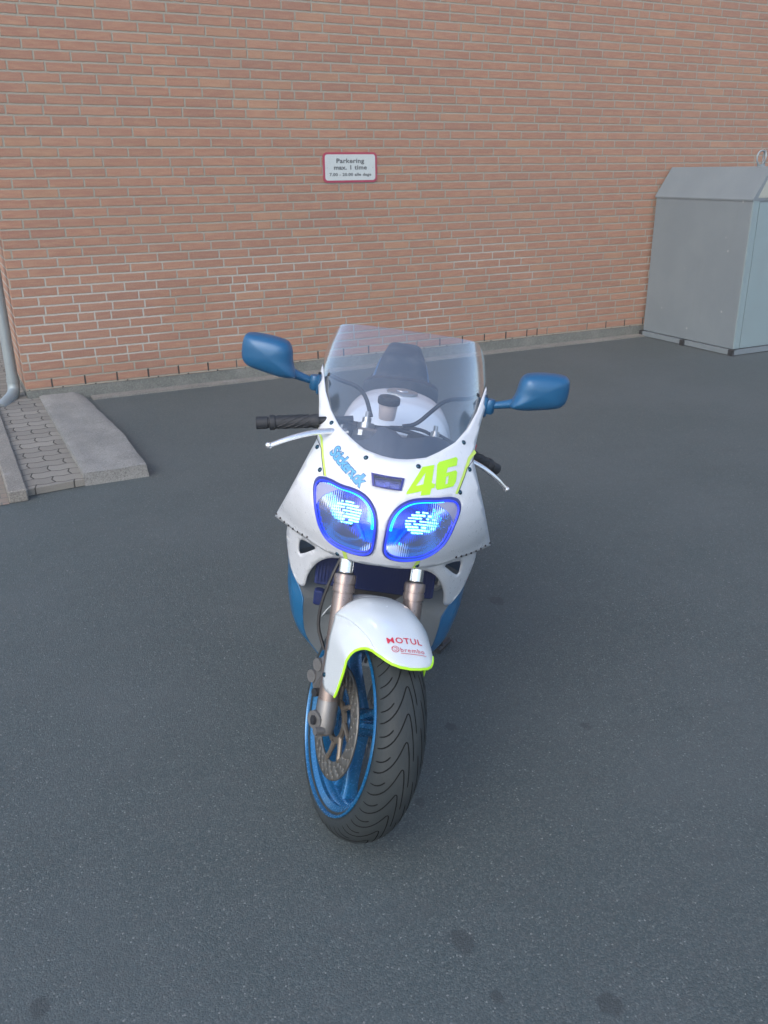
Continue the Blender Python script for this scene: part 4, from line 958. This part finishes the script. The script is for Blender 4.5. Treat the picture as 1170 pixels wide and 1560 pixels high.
# rear wheel, swingarm, engine, exhaust
RX = -1.38; RZ = .305
rw_ = MB(); rw_.lathe([(r + .008, y * 1.22) for r, y in [tyre_prof(s) for s in lin(-1, 1, 33)]], (RX, 0, RZ), (0, 1, 0), 96); rwo = rw_.build('rear_tyre', M['tyre'], bk, ang=60)
b = MB(); b.lathe([(r + .008, y * 1.2) for r, y in rp], (RX, 0, RZ), (0, 1, 0), 96, close=True); b.build('rim', M['rim_blue'], rwo, ang=35)
b = MB(); b.lathe([(0, -.05), (.04, -.05), (.04, .05), (0, .05)], (RX, 0, RZ), (0, 1, 0), 24)
for k3 in range(3):
    th = radians(50 + 120 * k3); d = Vector((cos(th), 0, sin(th)))
    for q in (0, .04, .09, .14, .175): pass
    b.tube([Vector((RX, 0, RZ)) + d * r for r in (.03, .1, .207)], [.024, .020, .028], 10)
b.build('spokes', M['rim_blue'], rwo, ang=40)
b = MB(); b.lathe([(.06, -.002), (.11, -.002), (.11, .002), (.06, .002)], (RX, -.075, RZ), (0, 1, 0), 48, close=True); b.build('brake_disc', M['disc'], rwo)
b = MB()
for sgn in (-1, 1): b.box((-1.13, sgn * .105, .33), (.56, .032, .055), Matrix.Rotation(radians(-5), 3, 'Y'), bev=.006)
b.box((-.90, 0, .36), (.08, .2, .08), bev=.008); b.tube([(RX, -.13, RZ), (RX, .13, RZ)], .012, 12); b.build('swingarm', M['alu'], bk, smooth=False)
b = MB(); b.box((-.62, 0, .40), (.40, .30, .26), bev=.04); b.tube([(-.60, -.16, .36), (-.60, .16, .36)], .085, 28); b.tube([(-.74, -.14, .42), (-.74, .14, .42)], .06, 24); b.box((-.47, 0, .52), (.14, .24, .18), Matrix.Rotation(radians(30), 3, 'Y'), bev=.03); b.build('engine', M['engine'], bk, ang=30)
for sgn in (-1, 1):
    b = MB(); b.box((-.62, sgn * .125, .74), (.62, .035, .08), Matrix.Rotation(radians(8), 3, 'Y'), bev=.01); b.build('frame_beam', M['alu'], bk, smooth=False)
for sgn in (-1,):
    for dz in (0, .085):
        b = MB(); b.tube(smooth_open([(-.9, sgn * .12, .27 + dz), (-1.1, sgn * .17, .33 + dz), (-1.30, sgn * .185, .42 + dz * 1.1), (-1.52, sgn * .19, .50 + dz * 1.1)], 2), [.018] * 4 + [.036] * 9 + [.030], 18) if False else b.tube([(-.9, sgn * .12, .27 + dz), (-1.08, sgn * .165, .33 + dz), (-1.12, sgn * .17, .35 + dz), (-1.50, sgn * .19, .49 + dz * 1.1), (-1.55, sgn * .192, .505 + dz * 1.1)], [.018, .020, .036, .038, .026], 20); b.build('exhaust', M['alu'], bk)
# side stand: foot touches the ground on the left side
Minv = bk.matrix_world.inverted()
def wl(p): return Minv @ Vector(p)
def gpt(x, y, z): return bk.matrix_world @ Vector((x, y, z))
piv = Vector((-.80, .13, .26)); w0 = gpt(-.84, .285, 0); foot = wl((w0.x, w0.y, .008))
b = MB(); b.tube(smooth_open([tuple(piv), tuple(piv.lerp(foot, .5) + Vector((0, .012, 0))), tuple(foot)], 2), .010, 10)
bl_ = [w0 + Vector((-.03, -.02, -.0)), w0 + Vector((.045, .03, 0))]
b.tube([wl((q.x, q.y, .010)) for q in bl_], .011, 8); b.build('side_stand', M['black'], bk)
b = MB(); w1 = gpt(-.74, .285, .17); b.tube([(-.74, .12, .20), (-.74, .19, .20)], .009, 8); b.tube([(-.74, .19, .20), (-.74, .275, .20)], .012, 8); b.build('footpeg', M['black'], bk)
b = MB(); b.tube([(-.60, .14, .19), (-.60, .22, .19)], .006, 8); b.build('gear_lever', M['black'], bk)

for o in SC.objects:
    if o.type == 'MESH' and o.name.split('.')[0] in ('position_lamp',): pass

# air : thin volume added to imitate a milky lens veil and lift the blacks
hm = bpy.data.materials.new('veil_haze_air'); hm.use_nodes = True; hn = hm.node_tree; hn.nodes.clear()
hv = hn.nodes.new('ShaderNodeVolumePrincipled'); hv.inputs['Color'].default_value = (.95, .92, .86, 1); hv.inputs['Density'].default_value = .009; hv.inputs['Anisotropy'].default_value = .2
ho = hn.nodes.new('ShaderNodeOutputMaterial'); hn.links.new(hv.outputs[0], ho.inputs['Volume'])
b = MB(); b.box((0, 0, 3.7), (124, 124, 9.4)); hz = b.build('veil_haze', hm, smooth=False); tag(hz, kind='stuff')
